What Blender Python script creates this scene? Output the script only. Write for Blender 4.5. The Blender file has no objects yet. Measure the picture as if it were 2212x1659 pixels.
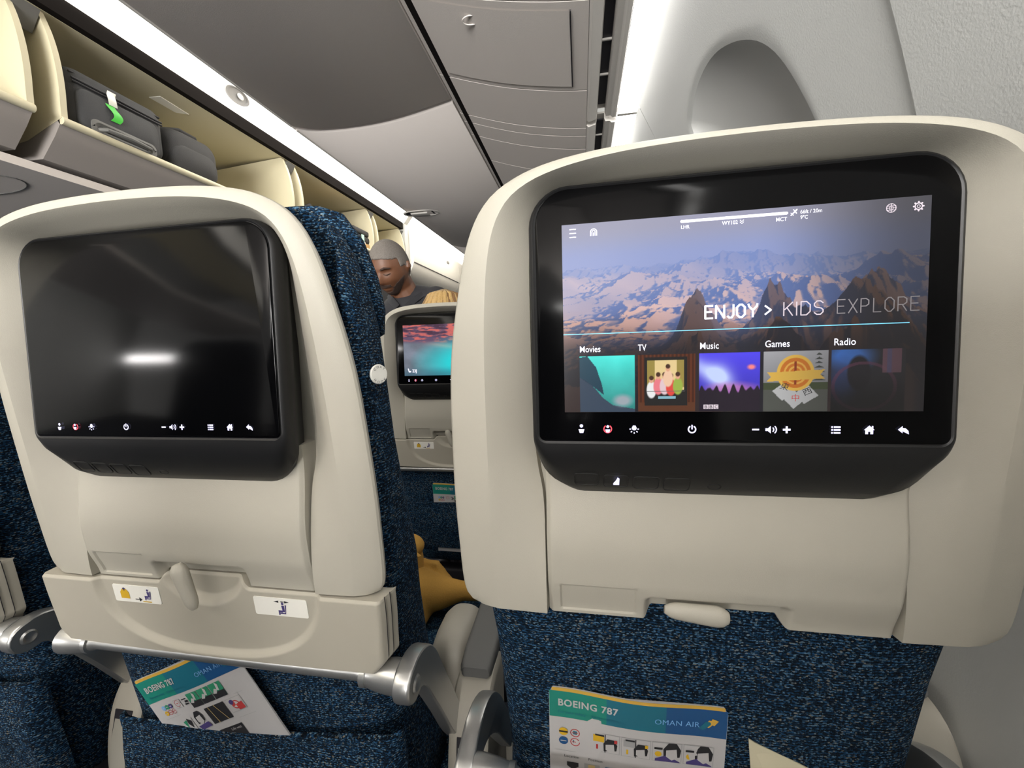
import bpy, bmesh, math, random
import numpy as np
from mathutils import Vector, Matrix
random.seed(7)
S = bpy.context.scene
COL = S.collection
EYE = 1.0                                   # camera height above the cabin floor
# ---------------------------------------------------------------- camera, world, exposure
FPX = 863.47
RM = np.array([[0.98504857, -0.01500629, -0.17162206],
               [0.16906621, -0.10722656, 0.9797546],
               [-0.03310492, -0.99412136, -0.10308631]])
def ray(px, py):
    d = RM @ np.array([px - 1106, py - 829.5, FPX]); return d / d[1]
cd = bpy.data.cameras.new('camera'); cam = bpy.data.objects.new('camera', cd); COL.objects.link(cam)
cd.sensor_width = 36; cd.lens = 36 * FPX / 2212; cd.clip_start = 0.01
r_, u_, b_ = RM[:, 0], -RM[:, 1], -RM[:, 2]
cam.matrix_world = Matrix(((r_[0], u_[0], b_[0], 0), (r_[1], u_[1], b_[1], 0), (r_[2], u_[2], b_[2], EYE), (0, 0, 0, 1)))
S.camera = cam
w = bpy.data.worlds.new('cabin_air'); S.world = w; w.use_nodes = True
w.node_tree.nodes['Background'].inputs[0].default_value = (1.0, 0.97, 0.93, 1)
w.node_tree.nodes['Background'].inputs[1].default_value = 1.1
S.view_settings.view_transform = 'Standard'; S.view_settings.look = 'None'
S.view_settings.gamma = 1; S.view_settings.use_curve_mapping = False
S.view_settings.exposure = 0.5
def area(name, loc, rot, sx, sy, power, col=(1, .95, .86)):
    l = bpy.data.lights.new(name, 'AREA'); l.shape = 'RECTANGLE'; l.size = sx; l.size_y = sy
    l.energy = power; l.color = col
    o = bpy.data.objects.new(name, l); COL.objects.link(o); o.location = (loc[0], loc[1], loc[2] + EYE); o.rotation_euler = rot
    return o
area('aisle_ceiling_light', (-1.3, -0.9, 1.22), (0, 0, 0), .3, 2.6, 14)
area('aisle_ceiling_light', (-1.3, 3.2, 1.22), (0, 0, 0), .3, 3.6, 16)
area('added_rear_light', (-.38, -2.4, .24), (math.radians(90 + 36), 0, 0), 1.6, .7, 150, (1, .98, .95))  # added fill lamp behind the camera, brightens bin undersides and seat shells
area('added_rear_light', (-4.1, -2.4, .17), (math.radians(90), 0, 0), 1.25, .14, 30, (1, .97, .95))  # added lamp, placed to give the streak reflected in the dark screen

# ---------------------------------------------------------------- materials
MATS = {}
def nt(name):
    m = bpy.data.materials.new(name); m.use_nodes = True
    t = m.node_tree; return m, t, t.nodes['Principled BSDF']
def srgb(c):
    return tuple(((x / 255) / 12.92 if x / 255 <= .04045 else ((x / 255 + .055) / 1.055) ** 2.4) for x in c)
def plastic(name, c, rough=.5, metal=0, grain=0, scale=900, spec=.5, var=.0):
    m, t, p = nt(name); rgb = srgb(c)
    p.inputs['Base Color'].default_value = (*rgb, 1); p.inputs['Roughness'].default_value = rough
    p.inputs['Metallic'].default_value = metal; p.inputs['Specular IOR Level'].default_value = spec
    tc = t.nodes.new('ShaderNodeTexCoord')
    n = t.nodes.new('ShaderNodeTexNoise'); n.inputs['Scale'].default_value = scale; n.inputs['Detail'].default_value = 3
    t.links.new(tc.outputs['Object'], n.inputs['Vector'])
    if var:
        mx = t.nodes.new('ShaderNodeMix'); mx.data_type = 'RGBA'
        mx.inputs[6].default_value = (*[x * (1 - var) for x in rgb], 1); mx.inputs[7].default_value = (*[min(1, x * (1 + var)) for x in rgb], 1)
        t.links.new(n.outputs['Fac'], mx.inputs[0]); t.links.new(mx.outputs[2], p.inputs['Base Color'])
    if grain:
        b = t.nodes.new('ShaderNodeBump'); b.inputs['Strength'].default_value = grain; b.inputs['Distance'].default_value = .001
        t.links.new(n.outputs['Fac'], b.inputs['Height']); t.links.new(b.outputs['Normal'], p.inputs['Normal'])
    MATS[name] = m; return m
def glow(name, c, s):
    m, t, p = nt(name)
    p.inputs['Base Color'].default_value = (*[x * .8 for x in srgb(c)], 1)
    p.inputs['Emission Color'].default_value = (*srgb(c), 1); p.inputs['Emission Strength'].default_value = s
    n = t.nodes.new('ShaderNodeTexNoise'); n.inputs['Scale'].default_value = 300
    MATS[name] = m; return m
def picture(name, s, rough=.25):
    m, t, p = nt(name)
    a = t.nodes.new('ShaderNodeAttribute'); a.attribute_name = 'Col'
    p.inputs['Base Color'].default_value = (.01, .01, .01, 1); p.inputs['Roughness'].default_value = rough; p.inputs['Specular IOR Level'].default_value = .12
    t.links.new(a.outputs['Color'], p.inputs['Emission Color']); p.inputs['Emission Strength'].default_value = s
    MATS[name] = m; return m
def fabric(name, cols, sx=520, sz=860, bump=.6, yz=False):
    m, t, p = nt(name); N = t.nodes.new; L = t.links.new
    tc = N('ShaderNodeTexCoord')
    wob = N('ShaderNodeTexNoise'); wob.inputs['Scale'].default_value = 14; L(tc.outputs['Object'], wob.inputs['Vector'])
    add = N('ShaderNodeMixRGB'); add.blend_type = 'ADD'; add.inputs[0].default_value = .010
    L(tc.outputs['Object'], add.inputs[1]); L(wob.outputs['Color'], add.inputs[2])
    mp = N('ShaderNodeMapping'); mp.inputs['Scale'].default_value = (sx, sx, sz); L(add.outputs[0], mp.inputs['Vector'])
    v = N('ShaderNodeTexVoronoi'); v.inputs['Scale'].default_value = 1; v.inputs['Randomness'].default_value = .75; L(mp.outputs[0], v.inputs['Vector'])
    sep = N('ShaderNodeSeparateColor'); L(v.outputs['Color'], sep.inputs[0])
    big = N('ShaderNodeTexNoise'); big.inputs['Scale'].default_value = 30; big.inputs['Detail'].default_value = 4; L(mp.inputs['Vector'].links[0].from_socket, big.inputs['Vector'])
    mth = N('ShaderNodeMath'); mth.operation = 'MULTIPLY_ADD'; mth.inputs[1].default_value = .28; L(big.outputs['Fac'], mth.inputs[0])
    h = N('ShaderNodeMath'); h.operation = 'MULTIPLY'; h.inputs[1].default_value = .80; L(sep.outputs[0], h.inputs[0]); L(h.outputs[0], mth.inputs[2])
    cr = N('ShaderNodeValToRGB'); cr.color_ramp.interpolation = 'LINEAR'
    e = cr.color_ramp.elements
    e[0].position = 0; e[0].color = (*srgb(cols[0]), 1); e[1].position = 1; e[1].color = (*srgb(cols[-1]), 1)
    for q, c in zip((.47, .62, .76, .875, .95), cols[1:]):
        k = e.new(q); k.color = (*srgb(c), 1)
    L(mth.outputs[0], cr.inputs[0])
    sx_ = N('ShaderNodeSeparateXYZ'); L(add.outputs[0], sx_.inputs[0])
    fr = N('ShaderNodeMath'); fr.operation = 'MULTIPLY'; fr.inputs[1].default_value = 2 * math.pi / .0030; L(sx_.outputs[2], fr.inputs[0])
    sn = N('ShaderNodeMath'); sn.operation = 'SINE'; L(fr.outputs[0], sn.inputs[0])
    rw = N('ShaderNodeMapRange'); rw.inputs[1].default_value = -1; rw.inputs[2].default_value = .5; rw.inputs[3].default_value = .35; rw.inputs[4].default_value = 1.12; L(sn.outputs[0], rw.inputs[0])
    mr = N('ShaderNodeMixRGB'); mr.blend_type = 'MULTIPLY'; mr.inputs[0].default_value = 1; L(cr.outputs[0], mr.inputs[1]); L(rw.outputs[0], mr.inputs[2])
    L(mr.outputs[0], p.inputs['Base Color']); p.inputs['Roughness'].default_value = .9; p.inputs['Specular IOR Level'].default_value = .15
    b = N('ShaderNodeBump'); b.inputs['Strength'].default_value = bump; b.inputs['Distance'].default_value = .0015; b.invert = True
    L(v.outputs['Distance'], b.inputs['Height']); L(b.outputs[0], p.inputs['Normal'])
    MATS[name] = m; return m
shellM = plastic('beige_shell_plastic', (168, 164, 152), .5, grain=.12, scale=1500, spec=.4)
trayM = plastic('tray_plastic', (166, 161, 148), .55, grain=.1, scale=1500, spec=.35)
blackM = plastic('black_bezel', (24, 24, 25), .42, grain=.05, spec=.4)
rubberM = plastic('black_rubber', (12, 12, 12), .7)
glassM = plastic('screen_glass', (5, 5, 6), .12, spec=.12)
fabM = fabric('blue_weave', [(4, 13, 20), (7, 24, 40), (12, 43, 70), (26, 68, 104), (82, 114, 136), (116, 108, 92), (20, 58, 92)])
darkfabM = fabric('navy_weave', [(8, 20, 34), (14, 34, 56), (20, 48, 74), (34, 74, 100), (80, 110, 124), (90, 90, 84), (14, 40, 62)])
silverM = plastic('satin_silver', (188, 188, 186), .32, metal=.85, var=.04)
whiteM = plastic('placard_white', (226, 224, 216), .5)
inkM = plastic('print_ink', (30, 30, 34), .6)
sealM = plastic('black_seal', (26, 23, 22), .9, spec=.08)
yelM = plastic('print_yellow', (200, 160, 30), .6)
purM = plastic('print_purple', (66, 56, 110), .6)
redM = plastic('print_red', (170, 50, 50), .6)
tealM = plastic('print_teal', (20, 122, 108), .5)
deepM = plastic('print_deep_blue', (18, 72, 122), .5)
midM = plastic('print_blue_green', (18, 98, 118), .5)
goldM = plastic('print_gold', (196, 156, 62), .5)
paperM = plastic('card_paper', (176, 174, 174), .5, var=.02, scale=60)
greyM = plastic('print_grey', (150, 150, 150), .6)
greenM = plastic('print_green', (40, 130, 96), .6)
lblueM = plastic('print_light_blue', (110, 160, 210), .6)
tanM = plastic('print_tan', (190, 165, 110), .6)
creamM = plastic('bin_cream', (200, 193, 166), .55, grain=.05, scale=500)
binM = plastic('bin_grey', (246, 238, 232), .6, grain=.25, scale=700, var=.03)
bucketM = plastic('bucket_shade_grey', (146, 140, 136), .6, grain=.25, scale=700, var=.03)  # bin grey darkened, shade on the underside put into the colour
psuM = plastic('panel_grey', (216, 209, 203), .6, grain=.2, scale=700, var=.03)
railM = plastic('rail_grey', (196, 192, 186), .5)
slotM = plastic('vent_dark', (30, 28, 34), .6)
wallM = plastic('sidewall_white', (186, 187, 184), .6, grain=.35, scale=420)
wallsmM = plastic('sidewall_smooth', (180, 180, 177), .5, grain=.05, scale=420)
floorM = plastic('carpet_navy', (24, 30, 44), .95, grain=1, scale=500, var=.3)
padM = plastic('armrest_pad_grey', (92, 92, 90), .6, grain=.2)
armM = plastic('armrest_beige', (160, 155, 143), .5, grain=.1)
plateM = plastic('plate_grey', (160, 157, 146), .45, metal=.2)
glowM = glow('light_diffuser', (255, 250, 240), 3.6)
coveM = glow('cove_diffuser', (255, 253, 250), 7.5)
iconM = glow('icon_white', (214, 212, 255), .75)
iconrM = glow('icon_red', (232, 60, 76), .75)
txtM = glow('screen_text', (232, 232, 248), .72)
txt2M = glow('screen_text_dim', (186, 176, 186), .46)
txt3M = glow('screen_text_faint', (124, 120, 124), .36)
txt4M = glow('screen_text_ghost', (112, 109, 112), .30)
lineM = glow('screen_line', (110, 190, 230), .6)
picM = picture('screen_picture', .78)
hairM = plastic('grey_hair', (108, 102, 96), .8, grain=1, scale=260, var=.45)
skinM = plastic('brown_skin', (104, 68, 47), .5, var=.08, scale=60)
beardM = plastic('beard_stubble', (58, 42, 34), .8, var=.3, scale=300)
shirtM = plastic('black_shirt', (40, 40, 44), .85, grain=.3, scale=300, var=.1)
trouserM = plastic('dark_trousers', (34, 34, 40), .9, var=.1)
pskinM = plastic('pale_skin', (214, 170, 146), .5, var=.05, scale=60)
blondM = plastic('blond_hair', (178, 146, 92), .6, grain=1, scale=200, var=.35)
brownM = plastic('brown_blond_hair', (120, 88, 54), .6, grain=1, scale=200, var=.3)
mustM = plastic('mustard_cloth', (180, 136, 60), .9, grain=.4, scale=300, var=.12)
bagM = plastic('black_bag_cloth', (44, 44, 45), .8, grain=.5, scale=400, var=.15)
bag2M = plastic('dark_bag_cloth', (52, 53, 55), .8, grain=.5, scale=300, var=.12)
tagM = plastic('tag_green', (72, 190, 66), .5)
mirrorM = plastic('shiny_placard', (240, 240, 236), .12)
strawM = plastic('straw', (206, 176, 120), .8, grain=.6, scale=200, var=.1)
cardM = plastic('brown_cardboard', (178, 142, 92), .8, var=.06, scale=40)
mintM = plastic('mint_tag', (170, 215, 195), .6)
lensM = plastic('lens_glass', (214, 214, 212), .15)

# ---------------------------------------------------------------- mesh helpers
OFFS = {}
class MB:
    def __init__(s): s.v = []; s.f = []; s.m = []
    def add(s, vs, fs, mi=0):
        k = len(s.v); s.v += [tuple(map(float, p)) for p in vs]; s.f += [tuple(i + k for i in f) for f in fs]; s.m += [mi] * len(fs); return k
    def box(s, c, d, mi=0, rot=None, bev=0):
        hx, hy, hz = d[0] / 2, d[1] / 2, d[2] / 2
        if bev:
            bm = bmesh.new(); bmesh.ops.create_cube(bm, size=1)
            for q in bm.verts: q.co = Vector((q.co.x * d[0], q.co.y * d[1], q.co.z * d[2]))
            bmesh.ops.bevel(bm, geom=list(bm.edges), offset=bev, segments=3, affect='EDGES', profile=.5)
            vs = [q.co.copy() for q in bm.verts]; fs = [[q.index for q in f.verts] for f in bm.faces]; bm.free()
        else:
            vs = [Vector((x, y, z)) for x in (-hx, hx) for y in (-hy, hy) for z in (-hz, hz)]
            fs = [(0, 1, 3, 2), (4, 6, 7, 5), (0, 4, 5, 1), (2, 3, 7, 6), (0, 2, 6, 4), (1, 5, 7, 3)]
        if rot: vs = [rot @ q for q in vs]
        s.add([q + Vector(c) for q in vs], fs, mi); return s
    def loft(s, rings, closed=True, cap=(False, False), mi=0):
        n = len(rings[0]); vs = [p for r in rings for p in r]; fs = []
        for i in range(len(rings) - 1):
            for j in range(n if closed else n - 1):
                a = i * n + j; b = i * n + (j + 1) % n; fs.append((a, b, b + n, a + n))
        if cap[0]: fs.append(tuple(range(n))[::-1])
        if cap[1]: fs.append(tuple((len(rings) - 1) * n + j for j in range(n)))
        s.add(vs, fs, mi); return s
    def tube(s, pts, rad, n=12, mi=0, cap=True, flat=1.0, up=(0, 0, 1)):
        pts = [Vector(p) for p in pts]; rad = rad if hasattr(rad, '__len__') else [rad] * len(pts); rings = []
        for i, p in enumerate(pts):
            t = (pts[min(i + 1, len(pts) - 1)] - pts[max(i - 1, 0)]).normalized()
            a = t.cross(Vector(up))
            if a.length < 1e-3: a = t.cross(Vector((1, 0, 0)))
            a.normalize(); b = a.cross(t)
            rings.append([p + a * math.cos(2 * math.pi * k / n) * rad[i] + b * math.sin(2 * math.pi * k / n) * rad[i] * flat for k in range(n)])
        return s.loft(rings, True, (cap, cap), mi)
    def prism(s, poly, axis, a, b, mi=0):
        """poly of 2-d points extruded along an axis from a to b"""
        def P(q, h): return {'x': (h, q[0], q[1]), 'y': (q[0], h, q[1]), 'z': (q[0], q[1], h)}[axis]
        return s.loft([[P(q, a) for q in poly], [P(q, b) for q in poly]], True, (True, True), mi)
    def grid(s, nu, nv, fn, mi=0):
        vs = [fn(i / (nu - 1), j / (nv - 1)) for j in range(nv) for i in range(nu)]
        fs = [(j * nu + i, j * nu + i + 1, (j + 1) * nu + i + 1, (j + 1) * nu + i) for j in range(nv - 1) for i in range(nu - 1)]
        s.add(vs, fs, mi); return s
    def slab(s, nu, nv, fn, back, mi=0):
        """front height-field with its border carried back to 'back(p)' and closed"""
        k = len(s.v); s.grid(nu, nv, fn, mi)
        loop = [i for i in range(nu)] + [j * nu + nu - 1 for j in range(1, nv)] + [(nv - 1) * nu + i for i in range(nu - 2, -1, -1)] + [j * nu for j in range(nv - 2, 0, -1)]
        fr = [s.v[k + i] for i in loop]; m = len(fr)
        s.add(fr + [back(p) for p in fr], [(i, m + i, m + (i + 1) % m, (i + 1) % m) for i in range(m)] + [tuple(range(m, 2 * m))], mi); return s
    def sphere(s, c, r, nu=16, nv=10, mi=0):
        r = r if hasattr(r, '__len__') else (r, r, r)
        rings = []
        for j in range(nv + 1):
            a = math.pi * (j / nv - .5); a = max(-1.55, min(1.55, a))
            rings.append([(c[0] + r[0] * math.cos(a) * math.cos(2 * math.pi * i / nu), c[1] + r[1] * math.cos(a) * math.sin(2 * math.pi * i / nu), c[2] + r[2] * math.sin(a)) for i in range(nu)])
        return s.loft(rings, True, (True, True), mi)
    def mesh(s, name, mats, off, smooth=True, ang=35):
        me = bpy.data.meshes.new(name)
        me.from_pydata([(p[0] + off[0], p[1] + off[1], p[2] + off[2]) for p in s.v], [], s.f)
        for m in (mats if isinstance(mats, (list, tuple)) else [mats]): me.materials.append(m)
        me.polygons.foreach_set('material_index', s.m)
        bm = bmesh.new(); bm.from_mesh(me); bmesh.ops.remove_doubles(bm, verts=bm.verts, dist=1e-6)
        bmesh.ops.recalc_face_normals(bm, faces=bm.faces); bm.to_mesh(me); bm.free()
        if smooth:
            me.polygons.foreach_set('use_smooth', [True] * len(me.polygons)); me.set_sharp_from_angle(angle=math.radians(ang))
        return me
def link(name, data, parent=None):
    o = bpy.data.objects.new(name, data); COL.objects.link(o)
    if parent is not None: o.parent = parent
    return o
def tag(o, label, cat, group=None):
    o['label'] = label; o['category'] = cat
    if group: o['group'] = group
    return o
def thing(name, base, label, cat, group=None):
    """Empty at the thing's base; base is given relative to the camera"""
    o = link(name, None); o.location = (base[0], base[1], base[2] + EYE); o.empty_display_size = .05
    OFFS[o.name] = (-base[0], -base[1], -base[2]); return tag(o, label, cat, group)
def root(o):
    while o.parent: o = o.parent
    return o
def part(mb, name, mats, parent, smooth=True, ang=35, label=None):
    o = link(name, mb.mesh(name, mats, OFFS[root(parent).name], smooth, ang), parent)
    if label: o['label'] = label
    return o
def single(mb, name, mats, label=None, cat=None, group=None, structure=False, smooth=True, ang=35):
    v = np.array(mb.v); lo, hi = v.min(0), v.max(0); b = ((lo[0] + hi[0]) / 2, (lo[1] + hi[1]) / 2, lo[2])
    o = link(name, mb.mesh(name, mats, (-b[0], -b[1], -b[2]), smooth, ang)); o.location = (b[0], b[1], b[2] + EYE)
    OFFS[o.name] = (-b[0], -b[1], -b[2])
    if structure: o['kind'] = 'structure'
    if label: tag(o, label, cat, group)
    return o
def chaikin(p, n=2, closed=False):
    p = [tuple(q) for q in p]
    for _ in range(n):
        o = [] if closed else [p[0]]
        for i in range(len(p) if closed else len(p) - 1):
            a, b = p[i], p[(i + 1) % len(p)]
            o += [tuple(x * .75 + y * .25 for x, y in zip(a, b)), tuple(x * .25 + y * .75 for x, y in zip(a, b))]
        if not closed: o.append(p[-1])
        p = o
    return p
def resample(p, n, closed=False):
    p = np.array(list(p) + ([p[0]] if closed else []), float); d = np.r_[0, np.cumsum(np.linalg.norm(np.diff(p, axis=0), axis=1))]
    t = np.linspace(0, d[-1], n + (1 if closed else 0)); q = np.stack([np.interp(t, d, p[:, k]) for k in range(p.shape[1])], 1)
    return q[:-1] if closed else q
def rrect(x0, x1, z0, z1, r, n=6, r2=None):
    r2 = r if r2 is None else r2; o = []
    for cx, cz, a, q in ((x1 - r, z1 - r, 0, r), (x0 + r, z1 - r, 90, r), (x0 + r2, z0 + r2, 180, r2), (x1 - r2, z0 + r2, 270, r2)):
        for k in range(n + 1):
            t = math.radians(a + 90 * k / n); o.append((cx + q * math.cos(t), cz + q * math.sin(t)))
    return o
def ss(a, b, x):
    t = min(1, max(0, (x - a) / (b - a))); return t * t * (3 - 2 * t)
def text_mb(s, size, fr, mi=0, mb=None, align='LEFT', bold=False, sx=1.0, sp=1.0, off=0.0):
    """text as flat faces; fr(u, v) maps text plane metres to a 3-d point"""
    c = bpy.data.curves.new('t', 'FONT'); c.body = s; c.size = size; c.align_x = align; c.resolution_u = 3; c.space_character = sp; c.offset = off
    o = bpy.data.objects.new('t', c); COL.objects.link(o); dg = bpy.context.evaluated_depsgraph_get()
    me = bpy.data.meshes.new_from_object(o.evaluated_get(dg)); mb = mb or MB()
    mb.add([fr(v.co.x * sx, v.co.y) for v in me.vertices], [tuple(p.vertices) for p in me.polygons], mi)
    bpy.data.objects.remove(o); bpy.data.meshes.remove(me); return mb
CACHE = {}
def cached(key, fn, name, mats, parent, smooth=True, ang=35, label=None):
    if key not in CACHE: CACHE[key] = fn().mesh(name, mats, (0, -.4, EYE), smooth, ang)
    o = link(name, CACHE[key], parent)
    if label: o['label'] = label
    return o

# ---------------------------------------------------------------- painted screen pictures (colour per vertex)
rng = np.random.default_rng(5)
def vnoise(U, V, f, seed):
    g = np.random.default_rng(seed).random((64, 64)); x = U * f; y = V * f
    xi = np.floor(x).astype(int); yi = np.floor(y).astype(int); fx = x - xi; fy = y - yi; fx = fx * fx * (3 - 2 * fx); fy = fy * fy * (3 - 2 * fy)
    G = lambda a, b: g[a % 64, b % 64]
    return (G(xi, yi) * (1 - fx) + G(xi + 1, yi) * fx) * (1 - fy) + (G(xi, yi + 1) * (1 - fx) + G(xi + 1, yi + 1) * fx) * fy
def fbm(U, V, f, seed, o=5):
    r = 0; a = .5
    for k in range(o): r = r + a * vnoise(U, V, f * 2 ** k, seed + k); a *= .5
    return r
def C(*c): return np.array(c, float)
def over(img, mask, col):
    mask = np.clip(mask, 0, 1)[..., None]; return img * (1 - mask) + np.asarray(col) * mask
def ell(U, V, cx, cy, rx, ry, soft=.06):
    d = np.sqrt(((U - cx) / rx) ** 2 + ((V - cy) / ry) ** 2); return np.clip((1 - d) / soft + .5, 0, 1)
def rec(U, V, x0, x1, y0, y1): return ((U >= x0) & (U <= x1) & (V >= y0) & (V <= y1)).astype(float)
def pol(U, V, pts):
    r = np.zeros(U.shape, bool); n = len(pts)
    for i in range(n):
        (x0, y0), (x1, y1) = pts[i], pts[(i + 1) % n]
        if y0 != y1: r ^= ((y0 > V) != (y1 > V)) & (U < (x1 - x0) * (V - y0) / (y1 - y0) + x0)
    return r.astype(float)
def rfbm(x, z, seed, o=6):
    r = 0; a = .5; f = 1.; wgt = 1.
    for k in range(o):
        n = 1 - np.abs(2 * vnoise(x, z, f, seed + k) - 1); n = n * n; r = r + a * n * wgt; wgt = np.clip(n * 1.8, 0, 1); a *= .52; f *= 2.05
    return r
def paint_menu(nu, nv):
    U, V = np.meshgrid(np.linspace(0, 1, nu), np.linspace(0, 1, nv))
    img = over(np.zeros(U.shape + (3,)) + C(150, 150, 172), ss2(.98, .80, V), C(138, 150, 196))
    u = np.linspace(-.5, .5, nu) * 1.69; rows = np.linspace(0, 1, nv)[:, None]
    def land(img, z0, z1, n, k, seed, envf, shift):
        for q in range(n):                                   # far ridges first, each nearer one painted over them
            t = q / (n - 1); z = (z0 - z1) * (1 - t) ** 1.7 + z1; x = u * z * .8 + 20; zz = np.full_like(x, z + shift); e = .02 * z ** .5
            H = rfbm(x * k, zz * k, seed); Hx = rfbm((x + e) * k, zz * k, seed); Hz = rfbm(x * k, (zz + e) * k, seed)
            y = .80 + (2.0 * H * envf(z) - 1.02) / z * .80
            lit = np.clip((.36 if k < 1 else .50) + ((H - Hx) * 1.7 + (Hz - H) * .35) / e * (.55 / k), 0, 1) ** 1.5
            far = min(1, max(0, (z - 1.2) / 6.5)); near = min(1, max(0, (2.6 - z) / 1.2))
            warm = C(250, 190, 160) * (1 - near) + C(190, 112, 62) * near; cold = C(66, 88, 146) * (1 - near) + C(34, 32, 42) * near
            lf = lit[:, None] * (1 - .15 * near) * np.clip(.3 + 1.1 * rfbm(x * .5, zz * .5, 77, 2), 0, 1)[:, None]
            c = cold * (1 - lf) + warm * lf; fog = 1 - np.exp(-far * 2.0); c = c * (1 - fog) + C(128, 146, 198) * fog
            img = np.where((rows < y[None, :])[..., None], c[None], img)
        return img
    S1 = lambda a, b, z: min(1, max(0, (z - a) / (b - a)))
    img = land(img, 10, 1.3, 460, .55, 11, lambda z: .42 + .50 * np.clip((u + .2) * .9, 0, .45) * S1(4.2, 3.0, z) + .25 * np.exp(-((u - .02) / .22) ** 2) * S1(3.5, 5, z) - .26 * S1(3.2, 1.3, z), 11)
    img = land(img, 1.9, 1.0, 260, 1.9, 31, lambda z: .10 + .27 * np.exp(-((u + .17) / .09) ** 2) + .33 * np.exp(-((u - .22) / .12) ** 2) + .34 * np.exp(-((u - .60) / .2) ** 2), 5)
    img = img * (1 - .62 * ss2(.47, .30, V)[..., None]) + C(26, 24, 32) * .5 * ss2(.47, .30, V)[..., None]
    # thumbnails
    def sub(x0, x1, y0, y1):
        return (U - x0) / (x1 - x0), (V - y0) / (y1 - y0), rec(U, V, x0, x1, y0, y1)
    def put(img, m, c): return over(img, m, c)
    u, v, m = sub(.050, .219, .002, .302)                       # movies
    t = C(60, 200, 190) * (.55 + .5 * v[..., None]) + C(20, 30, 30) * fbm(u, v, 3, 70)[..., None]
    t = over(t, pol(u, v, [(0, 0), (0, .62), (.12, .55), (.28, .42), (.42, .25), (.6, .12), (1, .05), (1, 0)]), C(52, 66, 84))
    t = over(t, pol(u, v, [(.0, .98), (.14, 1), (.3, .8), (.4, .5), (.44, .3), (.25, .45), (0, .62)]) * .85, C(24, 40, 62))
    t = over(t, ell(u, v, .78, .2, .16, .1, .8), C(150, 160, 168)); img = over(img, m, t)
    u, v, m = sub(.228, .397, .004, .302)                          # tv
    t = C(104, 50, 26) * (.75 + .35 * np.sin(u * 90)[..., None] * .5); t = over(t, rec(u, v, 0, 1, 0, .16), C(88, 50, 30))
    t = over(t, rec(u, v, .12, .86, .1, .95), C(30, 28, 28)); t = over(t, rec(u, v, .17, .81, .38, .9), C(222, 196, 140))
    t = over(t, rec(u, v, .17, .3, .42, .9) + rec(u, v, .68, .81, .42, .9), C(150, 132, 66))
    for (px, py, c) in ((.24, .5, (226, 226, 226)), (.36, .56, (226, 120, 130)), (.47, .56, (218, 190, 196)), (.58, .54, (216, 70, 62)), (.7, .56, (150, 170, 70)), (.53, .7, (230, 190, 160))):
        t = over(t, ell(u, v, px, py - .12, .085, .15, .2), C(*c)); t = over(t, ell(u, v, px, py + .06, .04, .06, .3), C(216, 160, 128)); t = over(t, ell(u, v, px, py + .09, .04, .04, .3), C(70, 44, 32))
    t = over(t, rec(u, v, .36, .66, .22, .27), C(130, 176, 190)); t = over(t, rec(u, v, .15, .83, .345, .355), C(90, 90, 90)); img = over(img, m, t)
    u, v, m = sub(.408, .578, .004, .302)                        # music
    t = C(70, 60, 210) * (.7 + .4 * v[..., None]); b = np.exp(-((v - .62 + .5 * (u - .3)) / .16) ** 2) * ss2(.8, .25, u) + np.exp(-(((u - .32) / .2) ** 2 + ((v - .62) / .2) ** 2))
    t = over(t, b * .75, C(190, 205, 250)); t = over(t, ell(u, v, .86, .75, .06, .04, .9), C(250, 130, 130)); t = over(t, ell(u, v, .55, .36, .4, .12, .9) * .6, C(226, 130, 170))
    hd = .36 + .07 * np.abs(np.sin(u * 19)) + .05 * np.sin(u * 47); t = over(t, np.clip((hd - v) / .03, 0, 1), C(30, 20, 34)); img = over(img, m, t)
    u, v, m = sub(.587, .759, .002, .301)                           # games
    t = C(168, 168, 172) * (.6 + .45 * v[..., None]); t = over(t, rec(u, v, 0, 1, 0, .36), C(84, 86, 80)); t = over(t, rec(u, v, 0, 1, .36, .48), C(66, 76, 50))
    for k in range(8): t = over(t, pol(u, v, [(.84 - .02 - .01 * k, 1 - .07 * k), (.88 + .02 + .01 * k, 1 - .07 * k), (.86, 1.04 - .07 * k)]), C(70, 74, 70))
    for pl in ([(.14, .34), (.35, .5), (.52, .32), (.3, .18)], [(.33, .2), (.52, .32), (.66, .2), (.48, .04)], [(.5, .3), (.68, .46), (.86, .26), (.64, .12)]): t = over(t, pol(u, v, pl), C(196, 196, 196))
    t = over(t, ell(u, v, .5, .64, .29, .3, .03), C(240, 190, 80)); t = over(t, ell(u, v, .5, .64, .24, .25, .03), C(214, 120, 40))
    rr = np.hypot((u - .5) / .24, (v - .64) / .25); t = over(t, (np.abs(rr - .7) < .06) * 1. + (np.abs(rr - .4) < .06) * 1., C(240, 180, 80)); t = over(t, rec(u, v, .485, .515, .45, .83), C(150, 60, 30))
    t = over(t, pol(u, v, [(.05, .66), (.12, .58), (.05, .5), (.95, .54), (.88, .61), (.95, .69), (.72, .68), (.28, .66)]), C(232, 186, 80)); img = over(img, m, t * .9)
    u, v, m = sub(.767, .952, .002, .301)                          # radio
    t = C(36, 36, 44) + 0 * v[..., None]; t = over(t, ell(u, v, .25, .9, .3, .2, .9), C(60, 120, 220)); t = over(t, ell(u, v, .15, .5, .18, .3, .9) * .7, C(50, 70, 130)); t = over(t, ell(u, v, .38, .62, .16, .28, .2), C(28, 26, 34))
    t = over(t, (np.abs(np.hypot((u - .45) / .5, (v - .4) / .45) - .85) < .05) * .6, C(120, 60, 90)); t = over(t, rec(u, v, .7, .95, .62, 1) * .8, C(150, 96, 116)); t = over(t, rec(u, v, .76, .82, .62, 1) * .8, C(90, 90, 140))
    t = t * (.35 + .65 * ss2(.1, .75, v)[..., None]); img = over(img, m, t)
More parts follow.
